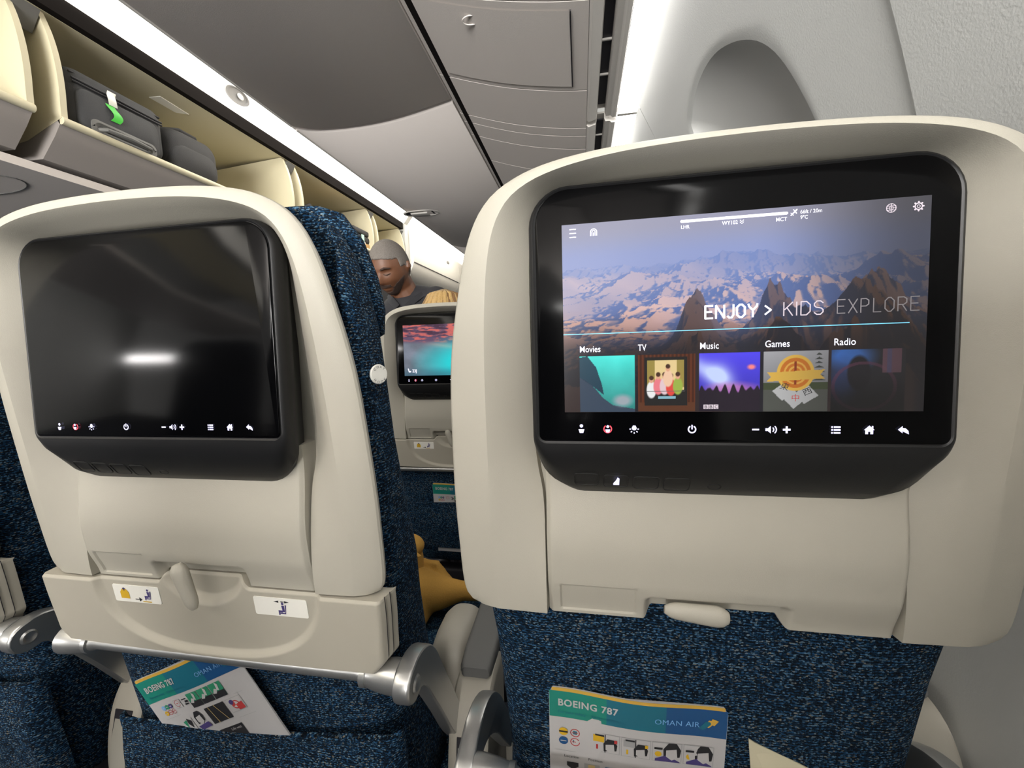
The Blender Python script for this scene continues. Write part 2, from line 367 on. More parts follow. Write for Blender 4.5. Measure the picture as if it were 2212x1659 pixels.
    # viewing-angle dimming painted in: picture darker and greyer towards the right
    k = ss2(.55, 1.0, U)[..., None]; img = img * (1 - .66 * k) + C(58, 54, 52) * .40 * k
    return np.clip(img, 0, 255)
def paint_sea(nu, nv):
    U, V = np.meshgrid(np.linspace(0, 1, nu), np.linspace(0, 1, nv))
    img = C(120, 126, 140) * (.75 + .4 * fbm(U, V, 5, 3)[..., None]); n = fbm(U * 2, V * 6, 6, 31, 5)
    img = over(img, ss2(.62, .72, V + .08 * U), C(92, 74, 100)); img = over(img, ss2(.66, .74, V + .12 * U) * np.clip((n - .47) * 7, 0, 1) * .85, C(220, 104, 92)); img = over(img, ss2(.74, .8, V) * np.clip((.5 - n) * 6, 0, 1), C(70, 44, 64))
    img = over(img, np.clip(1 - np.abs(V - .62 + .3 * (U - .35)) / .07, 0, 1) * ss2(.2, .6, U) * .8, C(240, 150, 130)); img = over(img, ell(U, V, .9, .25, .6, .42, .8), C(40, 200, 205)); img = over(img, ss2(.2, 0, V) * .5, C(40, 90, 110))
    return np.clip(img, 0, 255)
def ss2(a, b, x):
    t = np.clip((x - a) / (b - a), 0, 1); return t * t * (3 - 2 * t)
def s2l(a):
    a = a / 255; return np.where(a <= .04045, a / 12.92, ((a + .055) / 1.055) ** 2.4)

# ---------------------------------------------------------------- the setting
# right side wall: leans in towards the bins; window recess cut into it
WPROF = chaikin([(.175, .672), (.26, .50), (.325, .30), (.372, .10), (.412, -.12), (.432, -.4), (.43, -1.0)], 3)
wz = np.array([p[1] for p in WPROF])[::-1]; wx = np.array([p[0] for p in WPROF])[::-1]
def wallx(z): return float(np.interp(z, wz, wx))
def wall_hit(px, py):
    r = ray(px, py); f = lambda Y: r[0] * Y - wallx(r[2] * Y); a, b = .02, 6
    for _ in range(50):
        m = (a + b) / 2
        if f(m) > 0: b = m
        else: a = m
    return (r[1] * a, r[2] * a)
arch = [wall_hit(*p) for p in ((1489, 285), (1491, 250), (1495, 215), (1505, 175), (1522, 138), (1546, 108), (1580, 90), (1612, 85), (1640, 92), (1668, 112), (1700, 155), (1728, 205), (1760, 270))]
a0, a1 = arch[0], arch[-1]
arch = arch + [(a1[0] - .01, .18), (a1[0] + .01, .10), (a1[0] + .05, .05), (a0[0] - .06, .06), (a0[0] - .01, .13)]
hole = resample(chaikin(arch, 2, True), 96, True)
Y0, Y1, Z0, Z1 = .50, 1.285, -1.0, .672
hc = hole.mean(0)
def outer(q):
    d = q - hc; t = 1e9
    for k, lo, hi in ((0, Y0, Y1), (1, Z0, Z1)):
        if d[k] > 1e-9: t = min(t, (hi - hc[k]) / d[k])
        elif d[k] < -1e-9: t = min(t, (lo - hc[k]) / d[k])
    return hc + d * t
# outer border, with the corner points snapped so that the panel stays rectangular
bord = np.array([outer(q) for q in hole])
for cy in (Y0, Y1):
    for cz in (Z0, Z1):
        i = int(np.argmin(((bord - (cy, cz)) ** 2).sum(1))); bord[i] = (cy, cz)
rings = []
for k in range(0, 25):
    t = k / 24; q = hole * (1 - t) + bord * t
    rings.append([(wallx(z) + (.004 * (1 - ss(0, .06, t))), y, z) for y, z in q])
mb = MB(); mb.loft(rings); wallr = single(mb, 'wall_right', wallM, structure=True, ang=60)
rv = []                                                     # scooped reveal, then the shade
for t, dx in ((0, .004), (.015, .013), (.05, .026), (.12, .042), (.22, .056), (.34, .066), (.5, .074), (.62, .078)):
    q = hole * (1 - t) + hc * t; rv.append([(wallx(z) + dx, y, z) for y, z in q])
mb = MB(); mb.loft(rv); o = single(mb, 'window_1', wallsmM, structure=True, ang=60)
q = hole * .38 + hc * .62; mb = MB(); mb.add([(wallx(z) + .0785, y, z) for y, z in q], [tuple(range(len(q)))])
part(mb, 'window_shade', wallsmM, o)
def wallpanel(y0, y1, name, mat, dx=0.):
    mb = MB(); mb.grid(14, 60, lambda u, v: (wallx(Z0 + (Z1 - Z0) * v) + dx, y0 + (y1 - y0) * u, Z0 + (Z1 - Z0) * v), 0)
    return single(mb, name, mat, structure=True, ang=60)
wallpanel(-2.6, .496, 'wall_right', wallM, -.006); wallpanel(1.289, 6.6, 'wall_right', wallM)
# floor, left wall, far end, ceiling
mb = MB(); mb.box((-2.3, 2, -1.06), (5.6, 9.4, .06)); single(mb, 'floor', floorM, structure=True, smooth=False)
mb = MB(); mb.box((-5.05, 2, .1), (.06, 9.4, 2.3)); single(mb, 'wall_left', wallM, structure=True, smooth=False)
mb = MB(); mb.box((-2.3, 6.7, .1), (5.6, .06, 2.6)); single(mb, 'wall_front', wallM, structure=True, smooth=False)
mb = MB(); mb.prism([(-5, 1.3), (-5, 1.36), (.6, 1.36), (.6, .72), (.42, .72), (.42, 1.3)], 'y', -2.6, 6.66); single(mb, 'ceiling', wallM, structure=True, smooth=False)
# rail with air vents, cove light, underside panels of the outboard bins
for i, (y0, y1) in enumerate(((-2.6, -.35), (-.345, 1.355), (1.385, 3.1), (3.105, 6.6))):
    mb = MB(); mb.prism([(.028, .684), (.034, .678), (.056, .684), (.060, .700), (.060, .715), (.083, .715), (.083, .700), (.087, .690), (.100, .690), (.106, .684), (.116, .684), (.119, .70), (.119, .72), (.028, .72)], 'y', y0, y1)
    o = single(mb, 'trim_%d' % (i + 1), railM, structure=True)
    mb = MB(); mb.box((.0715, (y0 + y1) / 2, .7125), (.0226, y1 - y0 - .06, .004)); part(mb, 'vent_slot', slotM, o)
    mb = MB()
    k = y0 + .12
    while k < y1 - .05: mb.box((.0715, k, .709), (.0225, .004, .006)); k += .128
    part(mb, 'vent_bars', railM, o)
for i, (y0, y1) in enumerate(((-2.6, -.45), (-.445, 1.325), (1.34, 3.1), (3.115, 6.6))):
    mb = MB(); mb.loft([[(.120, y, .694), (.135, y, .700), (.160, y, .698), (.181, y, .676)] for y in (y0, y1)], closed=False)
    o = single(mb, 'cove_light', coveM, ['cove light strip directly above the camera seat row', 'bright cove light strip between vent rail and sidewall, nearest length', 'cove light strip beyond the joint, behind the headrest of the lit-screen seat', 'farthest cove light strip along the sidewall'][i], 'light', 'cove lights above the sidewall')
    mb = MB(); mb.box((.15, y1 + .006, .69), (.062, .012, .03)); part(mb, 'end_joint', railM, o)
ridge_x = -.397
under = chaikin([(.027, .684), (-.04, .690), (-.18, .715), (-.30, .750), (-.3945, .7835)], 2)
def ux(x): return float(np.interp(-x, [-p[0] for p in under], [p[1] for p in under]))
mb = MB(); mb.box((-.397, 2.0, .796), (.03, 9.2, .006)); mb.box((-.18, 2.0, .775), (.40, 9.2, .004)); single(mb, 'trim_9', sealM, structure=True, smooth=False)
ys = [-2.6, -.6, .9, 1.20, 1.40, 1.452, 1.545, 1.75, 2.3, 2.36, 2.62, 3.4, 3.45, 4.6, 6.6]
for i in range(len(ys) - 1):
    mb = MB(); g = .0022
    top = [(x, z + .012) for x, z in under][::-1]
    e = [(x, z) for x, z in under]; e[0] = (e[0][0], e[0][1] + .004); e[-1] = (e[-1][0], e[-1][1] + .003)
    mb.loft([[(x, y, z + dz) for x, z in under + top] for y, dz in ((ys[i] + g * .3, .004), (ys[i] + g, .0), (ys[i + 1] - g, .0), (ys[i + 1] - g * .3, .004))], True, (True, True))
    o = single(mb, 'trim_%d' % (i + 10), psuM, structure=True)
    if i == 2:                                              # hinged service door with its press latch
        r = [(-.36, .922), (-.012, .922), (-.012, 1.178), (-.36, 1.178)]
        mb = MB(); mb.grid(24, 4, lambda u, v: (-.36 + .346 * u, .922 + .256 * v, ux(-.36 + .346 * u) - .0022)); part(mb, 'service_door', psuM, o)
        mb = MB(); mb.box((-.012, 1.05, ux(-.012) - .001), (.0025, .256, .005)); mb.box((-.18, .9205, .7), (.0, .0, .0)); part(mb, 'door_gap', slotM, o)
        mb = MB(); mb.tube([(-.234 + .02 * math.cos(a), .958 + .013 * math.sin(a), ux(-.234) - .003) for a in np.linspace(0, 6.283, 25)], .0014, 6); part(mb, 'press_latch', psuM, o)
    if i == 8:
        mb = MB(); mb.sphere((-.26, 2.02, ux(-.26) - .004), (.05, .05, .012)); part(mb, 'speaker_grille', psuM, o)
# ---------------------------------------------------------------- outboard bins (closed)
BPROF = chaikin([(-.399, .781), (-.41, .7785), (-.48, .765), (-.60, .746), (-.72, .739), (-.844, .742), (-.93, .752), (-1.0, .778), (-1.035, .83), (-1.045, .92), (-1.03, 1.05), (-.98, 1.2), (-.93, 1.29)], 3)
binlab = ['closed grey overhead bin directly above the camera, cut by the top of the photo', 'closed grey overhead bin with a flush latch handle, middle of the row', 'farthest closed grey overhead bin, past the bin with the latch handle']
for i, (y0, y1) in enumerate(((-2.6, 1.326), (1.331, 3.09), (3.095, 6.6))):
    t = thing('overhead_bin', (-.7, (y0 + y1) / 2, .74), binlab[i], 'overhead bin', 'closed outboard bins')
    mb = MB(); P = BPROF; n = len(P); back = [(-.5, 1.29), (-.399, 1.0)]
    R = [[(x, y, z + dz) for x, z in P] + [(x, y, z) for x, z in back] for y, dz in ((y0, .012), (y0 + .003, .004), (y0 + .012, 0), (y1 - .012, 0), (y1 - .003, .004), (y1, .012))]
    mb.loft(R, True, (True, True)); part(mb, 'bin_door', binM, t)
    mb = MB(); mb.tube([(-.972, y0 + .01, .7665), (-.972, y1 - .01, .7665)], .004, 6); part(mb, 'edge_bead', railM, t)
    if i < 2:
        ly, lz, lx = (2.225, .7435, -.873) if i == 1 else (-.3, .7435, -.873)
        mb = MB(); mb.loft([[(lx + a * math.copysign(abs(math.cos(t_)) ** .6, math.cos(t_)), ly + b * math.sin(t_), lz - h) for t_ in np.linspace(0, 2 * math.pi, 33)[:-1]] for a, b, h in ((.108, .05, 0), (.104, .047, .0045), (.095, .041, .004), (.09, .037, -.0005))], True, (False, True))
        la = part(mb, 'latch_cup', railM, t)
        mb = MB(); mb.box((lx - .012, ly + .006, lz - .004), (.10, .045, .010), bev=.004); part(mb, 'latch_handle', railM, la)
        for q in (.075, -.08): mb = MB(); mb.box((lx + q, ly, lz - .0015), (.025, .05, .002)); part(mb, 'latch_shadow_gap', slotM, la)

# ---------------------------------------------------------------- centre bins across the aisle
XF = -1.6
for i, (y0, y1) in enumerate(((-2.6, 1.0), (1.004, 2.18), (2.184, 3.12), (3.124, 6.6))):
    mb = MB(); mb.loft([[(-1.615, y, 1.139), (-1.598, y, 1.140), (-1.575, y, 1.17), (-1.555, y, 1.22), (-1.55, y, 1.285)] for y in (y0, y1)], closed=False)
    o = single(mb, 'strip_light', glowM, ['bright strip light above the centre bins, nearest the camera', 'bright strip light with a round lens over the bin holding the black suitcase', 'bright strip light over the open bin holding the tan hat', 'farthest bright strip light over the closed white centre bins'][i], 'light', 'strip lights above the centre bins')
    if i == 1:
        c = (-1.5645, 1.755, 1.187)
        rm = Matrix.Rotation(math.radians(22), 3, 'Y')
        def ring(ra, h, n=28): return [tuple(Vector(c) + rm @ Vector((h, ra * 1.5 * math.cos(a), ra * .72 * math.sin(a)))) for a in np.linspace(0, 2 * math.pi, n + 1)[:-1]]
        mb = MB(); mb.loft([ring(.045, 0), ring(.044, .006), ring(.038, .006), ring(.036, .001)], True, (False, True)); l = part(mb, 'lens_bezel', greyM, o)
        mb = MB(); mb.sphere((c[0] + .008, c[1] + .012, c[2] + .002), (.006, .018, .014)); part(mb, 'lens', mirrorM, l)
mb = MB(); mb.prism([(-1.64, 1.080), (-1.612, 1.080), (-1.612, 1.138), (-1.64, 1.138)], 'y', -2.6, 3.62); single(mb, 'trim_30', sealM, structure=True, smooth=False)
mb = MB(); mb.prism([(-2.2, 1.079), (-2.2, 1.3), (-1.56, 1.3), (-1.64, 1.138), (-1.64, 1.079)], 'y', -2.6, 6.6); o = single(mb, 'trim_31', creamM, structure=True, smooth=False)
mb = MB(); ms = [ray(*q) for q in ((322, 210), (346, 208), (408, 247), (380, 243))]; mb.prism([(r[0] * 1.078 / r[2], r[1] * 1.078 / r[2]) for r in ms], 'z', 1.0765, 1.0792); part(mb, 'mirror_strip', mirrorM, o, label='shiny mirror strip on the bin ceiling')
mb = MB(); mb.prism([(-1.72, .60), (-1.72, .626), (-2.9, .655), (-2.9, .60)], 'y', -2.6, 6.6); psu = single(mb, 'trim_32', psuM, structure=True, smooth=False)
def gring(cx, cy, rx, ry, z): return [(cx + rx * math.cos(a), cy + ry * math.sin(a), z) for a in np.linspace(0, 2 * math.pi, 33)]
for k, (cx, cy) in enumerate(((-2.0, .86), (-2.05, 1.10), (-1.95, .62))):
    mb = MB(); mb.tube(gring(cx, cy, .20, .085, .6), .0022, 6, cap=False); mb.tube(gring(cx - .06, cy, .035, .03, .6), .0022, 6, cap=False); mb.sphere((cx + .05, cy, .6), (.02, .016, .004)); part(mb, 'reading_light_bezel', padM, psu)
FIN = chaikin([(-1.602, .752), (-1.600, .79), (-1.595, .85), (-1.599, .93), (-1.613, 1.0), (-1.632, 1.05), (-1.642, 1.074)], 2) + [(-1.652, 1.077), (-2.14, 1.048), (-2.16, .70), (-2.05, .665), (-1.75, .70)]
openlab = ['open cream overhead bin at the top left corner, cut by the frame', 'open cream overhead bin holding the black suitcase and backpack', 'open cream overhead bin holding the tan hat and cardboard', 'farthest open cream overhead bin, above the standing man']
for i, (y0, y1) in enumerate(((-.15, 1.02), (1.085, 2.135), (2.20, 3.03), (3.09, 3.60))):
    t = thing('overhead_bin', (-1.85, (y0 + y1) / 2, .64), openlab[i], 'overhead bin', 'open centre bins')
    mb = MB(); bk = [(-1.612, .752), (-1.75, .732), (-2.05, .730), (-2.12, .75), (-2.14, 1.046), (-2.16, 1.046), (-2.165, .70), (-2.06, .668), (-1.76, .640), (-1.70, .638), (-1.640, .70), (-1.612, .735)]
    mb.prism(bk, 'y', y0, y1); part(mb, 'bucket', bucketM, t, ang=40, label='grey underside and cream inner tray')
    mb = MB(); mb.prism([(-1.6125, .7535), (-1.75, .7335), (-2.05, .7315), (-2.118, .7515), (-2.1385, 1.045), (-2.13, 1.045), (-2.11, .752), (-2.045, .737), (-1.75, .739), (-1.6125, .757)], 'y', y0 + .004, y1 - .004); part(mb, 'bin_liner', creamM, t, label='cream liner')
    mb = MB(); mb.tube([(-1.606, y0, .745), (-1.606, y1, .745)], .0125, 12); part(mb, 'front_lip', creamM, t, label='cream rounded front lip')
    for e0, e1 in ((y0 - .001, y0 + .016), (y1 - .016, y1 + .001)):
        mb = MB(); mb.prism(FIN, 'y', e0, e1); part(mb, 'end_wall', creamM, t, ang=50, label='cream curved end wall')
    mb = MB(); yk = y1 + .028; mb.prism([(-1.615, 1.06), (-1.66, 1.0), (-1.70, 1.06)], 'y', yk - .03, yk + .03); part(mb, 'hinge_arm', padM, t, label='grey hinge arm')
DPROF = chaikin([(-1.63, 1.10), (-1.585, 1.095), (-1.56, 1.02), (-1.555, .88), (-1.575, .75), (-1.65, .66), (-1.75, .63)], 2)
for i, (y0, y1) in enumerate(((3.72, 5.15), (5.16, 6.6))):
    t = thing('overhead_bin', (-1.8, (y0 + y1) / 2, .63), ['closed white overhead bin behind the standing man, past the last open bin', 'second closed white centre bin, farthest along the aisle'][i], 'overhead bin', 'closed centre bins')
    mb = MB(); mb.prism(DPROF + [(-2.1, .63), (-2.1, 1.10)], 'y', y0, y1); part(mb, 'bin_door', whiteM, t, ang=40)
    mb = MB(); mb.sphere((-1.556, y0 + 1.0, .98), (.006, .05, .018)); part(mb, 'latch', silverM, t)
    mb = MB(); mb.box((-1.566, (y0 + y1) / 2, .80), (.006, y1 - y0 - .02, .008)); part(mb, 'door_gap', slotM, t)
mb = MB(); mb.prism([(-1.50, 1.25), (-1.53, 1.285), (-1.75, 1.02), (-1.72, .99)], 'y', 3.62, 3.69); mb.prism([(-1.60, .60), (-1.60, 1.16), (-1.72, 1.16), (-1.72, .60)], 'y', 3.625, 3.70); single(mb, 'trim_40', wallsmM, structure=True, smooth=False)

# ---------------------------------------------------------------- seats
def yp(z): return .32 - .1 * z
def ys_(z): return .3235 + .04 * z
NR = 150
def mirror(h): return [(-x, z) for x, z in h] + [(x, z) for x, z in h[::-1][1:]]
H_O = [(.206, -.2530), (.2135, -.2505), (.2185, -.243), (.2205, -.225), (.221, -.195), (.222, -.15), (.2205, -.10), (.218, -.04), (.2135, 0), (.204, .046), (.196, .08), (.185, .105), (.172, .12), (.155, .13), (.135, .137), (.11, .1415), (.077, .1445), (.03, .146), (0, .146)]
H_F = [(.186, -.2525), (.19, -.2), (.189, -.1), (.187, -.02), (.183, .04), (.177, .08), (.167, .104), (.152, .118), (.127, .1275), (.09, .1335), (.05, .136), (0, .137)]
H_I = [(.1438, -.2525), (.1438, -.2), (.1445, -.14), (.150, -.115), (.1535, -.08), (.153, 0), (.152, .06), (.150, .092), (.143, .110), (.129, .1195), (.1, .123), (.05, .1242), (0, .1245)]
def crv(h): return resample(chaikin(mirror(h), 2), NR)
def seat_shell(w=1.):
    O, F, I = crv(H_O) * (w, 1), crv(H_F) * ((1 + w) / 2, 1), crv(H_I); tz = .966 if w > 1 else 1.018; O[:, 1] = np.where(O[:, 1] > 0, O[:, 1] * tz, O[:, 1]); F[:, 1] = np.where(F[:, 1] > 0, F[:, 1] * (1 + tz) / 2, F[:, 1]); mb = MB(); B = lambda x: .12 * x * x
    d = lambda z: .003 + .030 * ss(-.25, -.06, z)
    L = lambda a, b, t: a * (1 - t) + b * t
    R = []
    def ring(q, fy): R.append([(x, fy(x, z), z) for x, z in q])
    ring(O * .985, lambda x, z: yp(z) + B(x) + .018); ring(O * (.998, 1), lambda x, z: yp(z) + B(x) + .0125)
    ring(O, lambda x, z: yp(z) + B(x) + .0095); ring(L(O, F, .05), lambda x, z: yp(z) + B(x) + .0072); ring(L(O, F, .2), lambda x, z: yp(z) + B(x) + .0048)
    ring(L(O, F, .45), lambda x, z: yp(z) + B(x) + .0028); ring(L(O, F, .92), lambda x, z: yp(z) + B(x) + .0003); ring(F, lambda x, z: yp(z) + B(x) + .0002)
    ring(L(F, I, .08), lambda x, z: yp(z) + B(x) + d(z) * .06); ring(L(F, I, .4), lambda x, z: yp(z) + B(x) * .8 + d(z) * .36); ring(L(F, I, .8), lambda x, z: yp(z) + B(x) * .3 + d(z) * .80)
    ring(I, lambda x, z: yp(z) + d(z)); ring(I * (.992, 1), lambda x, z: yp(z) + d(z) + .010); ring(I * (.76, .97), lambda x, z: yp(z) + d(z) + .017)
    mb.loft(R, closed=False)
    # bottom closing strip of the two columns
    for s in (0, -1):
        k = [r[s] for r in R[1:-1]]; mb.add(k + [(p[0], max(p[1], yp(p[2]) + .016), p[2]) for p in k], [(i, i + 1, i + 1 + len(k), i + len(k)) for i in range(len(k) - 1)])
    return mb
def centre_panel():
    def zb(x): return -.2525 + .0095 * ss(-.056, -.049, x) * ss(.061, .054, x)
    def fy(x, z):
        p = .0015 + .014 * ss(-.195, -.105, z) + .006 * ss(-.215, -.2525, z)
        p += .010 * ss(-.058, -.049, x) * ss(.064, .054, x) * ss(-.2275, -.2345, z)
        p += .0016 * (1 if -.131 < x < -.064 and -.2495 < z < -.2205 else 0)
        e = ss(.138, .142, abs(x)); return yp(z) + p + .004 * e
    def P(u, v):
        x = -.142 + .284 * u; z0 = zb(x); z = z0 + (-.095 - z0) * v; return (x, fy(x, z), z)
    mb = MB(); mb.slab(190, 110, P, lambda p: (p[0], .39, p[2])); return mb
def latch(vert):
    mb = MB(); pv = Vector((.006, yp(-.235) + .002, -.236)); R = []
    for k in range(13):
        t = k / 12; l = .052; e = max(.25, 1 - abs(2 * t - 1) ** 7) ** .5
        hw = (.0098 - .0030 * t) * e; hy = (.0075 - .0025 * t) * e
        R.append([(-l * t, hy * math.sin(a) * 1.0, hw * math.cos(a)) for a in np.linspace(0, 2 * math.pi, 17)[:-1]])
    if vert: f = lambda p: Vector((p[2] * -1, p[1] - .006, p[0])); ang = math.radians(18); pv = Vector((-.007, yp(-.225) - .002, -.222))
    else: f = lambda p: Vector((p[0], p[1] - .003, p[2])); ang = math.radians(4)
    if not vert: pv = Vector((.011, yp(-.237) + .002, -.239))
    ro = Matrix.Rotation(-ang, 3, 'Y') if vert else Matrix.Rotation(ang, 3, 'Y')
    mb.loft([[tuple(pv + ro @ f(p)) for p in r] for r in R], True, (True, True)); return mb
def bowz(x, z): return .005 * (1 - min(1, (x / .147) ** 2)) * ss(-.02, -.078, z)
def housing():
    mb = MB(); R = []
    def ring(x, z0, z1, r, r2, dy): R.append([(a, ys_(b) + dy, b) for a, b in rrect(-x, x, z0, z1, r, 8, r2)])
    ring(.144, -.0805, .1172, .026, .006, .0012); ring(.1458, -.0825, .1185, .028, .008, 0); ring(.1478, -.088, .1200, .030, .012, .001); ring(.1492, -.098, .1208, .031, .02, .004)
    ring(.1495, -.1065, .1210, .031, .026, .009); ring(.147, -.1225, .120, .031, .03, .019); ring(.140, -.131, .118, .031, .034, .029); ring(.136, -.1335, .117, .03, .034, .042)
    R = [[(x, y, z - bowz(x, z)) for x, y, z in r] for r in R]
    mb.loft(R, True, (True, False)); return mb
def glass():
    mb = MB(); R = []
    for x, z0, z1, r, dy in ((.1432, -.0798, .1165, .0255, .0008), (.1436, -.0802, .1169, .026, -.0003), (.1426, -.0792, .1159, .0252, -.0008)):
        R.append([(a, ys_(b) + dy, b) for a, b in rrect(-x, x, z0, z1, r, 8, .005)])
    R = [[(x, y, z - bowz(x, z)) for x, y, z in r] for r in R]
    mb.loft(R, True, (False, True)); return mb
def chin(x, z): return ys_(z) + .009 + (-.1065 - bowz(x, -.1) - z) * .62 - .0006
def buttons():
    mb = MB()
    for k in range(4):
        x = -.1062 + .0240 * k; zc = -.1165 - .0008 * k; q = rrect(x - .0100, x + .0100, zc - .0062, zc + .0062, .003, 4)
        mb.tube([(a, chin(a, b), b) for a, b in q + q[:1]], .0005, 5, cap=False)
    mb.tube([(-.0055 + .005 * math.cos(a), chin(-.005, -.1205 + .0025 * math.sin(a)), -.1205 + .0025 * math.sin(a)) for a in np.linspace(0, 6.283, 19)], .0004, 5, cap=False)
    return mb
def scr(u, v, dy=0): return (u, ys_(v) - .0012 - dy, v)
SX0, SX1, SZ0, SZ1 = -.1226, .1258, -.0572, .0897
def display(paint, nu, nv):
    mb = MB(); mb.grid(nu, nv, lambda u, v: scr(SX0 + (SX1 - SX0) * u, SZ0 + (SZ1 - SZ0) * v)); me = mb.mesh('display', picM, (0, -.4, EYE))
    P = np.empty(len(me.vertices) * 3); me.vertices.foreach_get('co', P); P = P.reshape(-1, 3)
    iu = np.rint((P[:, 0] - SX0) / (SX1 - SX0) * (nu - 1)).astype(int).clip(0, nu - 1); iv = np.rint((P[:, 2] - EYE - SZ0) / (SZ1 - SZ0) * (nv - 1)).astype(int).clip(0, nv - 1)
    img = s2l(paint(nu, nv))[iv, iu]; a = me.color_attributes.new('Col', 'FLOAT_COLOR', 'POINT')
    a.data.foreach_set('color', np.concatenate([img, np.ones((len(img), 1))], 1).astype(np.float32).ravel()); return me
def flat(mb, pts, dy=.0006, mi=0): mb.add([scr(x, z, dy) for x, z in pts], [tuple(range(len(pts)))], mi)
def disc(mb, x, z, r, n=16, dy=.0006, a0=0, a1=360, w=None):
    t = [math.radians(a0 + (a1 - a0) * k / n) for k in range(n + 1)]
    if w is None: flat(mb, [(x + r * math.cos(a), z + r * math.sin(a)) for a in t[:-1]], dy)
    else:
        for a, b in zip(t[:-1], t[1:]): flat(mb, [(x + q * math.cos(c), z + q * math.sin(c)) for q, c in ((r, a), (r, b), (r - w, b), (r - w, a))], dy)
def R4(mb, x0, x1, z0, z1, dy=.0006): flat(mb, [(x0, z0), (x1, z0), (x1, z1), (x0, z1)], dy)
def icons():
    mb = MB(); z = -.0705
    def person(x, s=1., dy=.0006):
        disc(mb, x, z + .0022 * s, .0012 * s, dy=dy); flat(mb, [(x - .0021 * s, z - .0003), (x + .0021 * s, z - .0003), (x + .0013 * s, z - .003 * s), (x - .0013 * s, z - .003 * s)], dy)
    person(-.1097, 1.1); person(-.0892, .9, .001)
    x = -.069; disc(mb, x, z + .0008, .0018); R4(mb, x - .0011, x + .0011, z - .0008, z + .0028)
    for a in (180, 225, 270, 315, 0):
        c, s = math.cos(math.radians(a)), math.sin(math.radians(a)); flat(mb, [(x + c * .0024 - s * .0004, z + s * .0024 + c * .0004), (x + c * .0036 - s * .0004, z + s * .0036 + c * .0004), (x + c * .0036 + s * .0004, z + s * .0036 - c * .0004), (x + c * .0024 + s * .0004, z + s * .0024 - c * .0004)])
    x = -.0264; disc(mb, x, z, .0031, 20, a0=118, a1=422, w=.001); R4(mb, x - .0005, x + .0005, z, z + .0034)
    x = .0182; R4(mb, x - .0024, x + .0024, z - .0006, z + .0006)
    x = .0285; flat(mb, [(x - .0036, z - .001), (x - .002, z - .001), (x, z - .0028), (x, z + .0028), (x - .002, z + .001), (x - .0036, z + .001)])
    disc(mb, x, z, .0024, 10, a0=-50, a1=50, w=.0008); disc(mb, x + .0004, z, .0038, 10, a0=-50, a1=50, w=.0008)
    x = .0392; R4(mb, x - .0026, x + .0026, z - .0007, z + .0007); R4(mb, x - .0007, x + .0007, z - .0026, z + .0026)
    x = .0714
    for k in (-1, 0, 1): R4(mb, x - .0014, x + .003, z + k * .0021 - .0006, z + k * .0021 + .0006); R4(mb, x - .003, x - .0019, z + k * .0021 - .0006, z + k * .0021 + .0006)
    x = .0926; flat(mb, [(x - .0034, z), (x + .0034, z), (x, z + .0033)]); R4(mb, x - .0025, x - .0007, z - .003, z); R4(mb, x - .0007, x + .0025, z - .0012, z); R4(mb, x + .0007, x + .0025, z - .003, z - .0012); R4(mb, x + .0015, x + .0025, z, z + .003)
    x = .1138; flat(mb, [(x - .0035, z + .0004), (x - .0006, z - .0022), (x - .0006, z + .003)]); flat(mb, [(x - .0006, z - .0008), (x + .0034, z - .003), (x + .003, z - .0004), (x + .0012, z + .0014), (x - .0006, z + .0016)])
    return mb
def iconred():
    mb = MB(); disc(mb, -.0892, -.0705, .0034, 18, a0=120, a1=420, w=.0009); return mb
# menu writing on the lit screen; every text is fitted between measured screen points
def fit(mb, t, x0, x1, z0, cap, bold=0., dy=.0006):
    q = text_mb(t, 1.0, lambda a, b: (a, 0, b), off=bold); v = np.array(q.v); lo, hi = v.min(0), v.max(0)
    H = text_mb('H', 1.0, lambda a, b: (a, 0, b), off=bold); h0 = min(p[2] for p in H.v); h1 = max(p[2] for p in H.v); k = cap / (h1 - h0)
    mb.add([scr(x0 + (p[0] - lo[0]) / (hi[0] - lo[0]) * (x1 - x0), z0 + (p[2] - h0) * k, dy) for p in q.v], q.f)
STROKE = {'E': (.8, [[(1, 1), (0, 1), (0, 0), (1, 0)], [(0, .52), (.85, .52)]]), 'N': (.9, [[(0, 0), (0, 1), (1, 0), (1, 1)]]), 'J': (.62, [[(1, 1), (1, .22), (.7, 0), (.3, 0), (0, .12)]]),
          'O': (.85, [[(.35, 0), (.65, 0), (1, .22), (1, .78), (.65, 1), (.35, 1), (0, .78), (0, .22), (.35, 0)]]), 'Y': (.95, [[(0, 1), (.08, .82), (.5, .52), (.92, .82), (1, 1)], [(.5, .52), (.5, 0)]]),
          'K': (.82, [[(0, 0), (0, 1)], [(1, 1), (.1, .45)], [(.35, .6), (1, 0)]]), 'I': (.02, [[(0, 0), (0, 1)]]), 'D': (.85, [[(0, 0), (0, 1), (.6, 1), (1, .75), (1, .25), (.6, 0), (0, 0)]]),
          'S': (.8, [[(1, .85), (.7, 1), (.3, 1), (0, .82), (0, .66), (.2, .54), (.8, .46), (1, .34), (1, .18), (.7, 0), (.3, 0), (0, .14)]]), 'X': (.9, [[(0, 0), (1, 1)], [(0, 1), (1, 0)]]),
          'P': (.8, [[(0, 0), (0, 1), (.65, 1), (1, .87), (1, .6), (.65, .46), (0, .46)]]), 'L': (.72, [[(0, 1), (0, 0), (1, 0)]]), 'R': (.82, [[(0, 0), (0, 1), (.65, 1), (1, .87), (1, .6), (.65, .46), (0, .46)], [(.5, .46), (1, 0)]]), '>': (.6, [[(0, .85), (1, .5), (0, .15)]])}
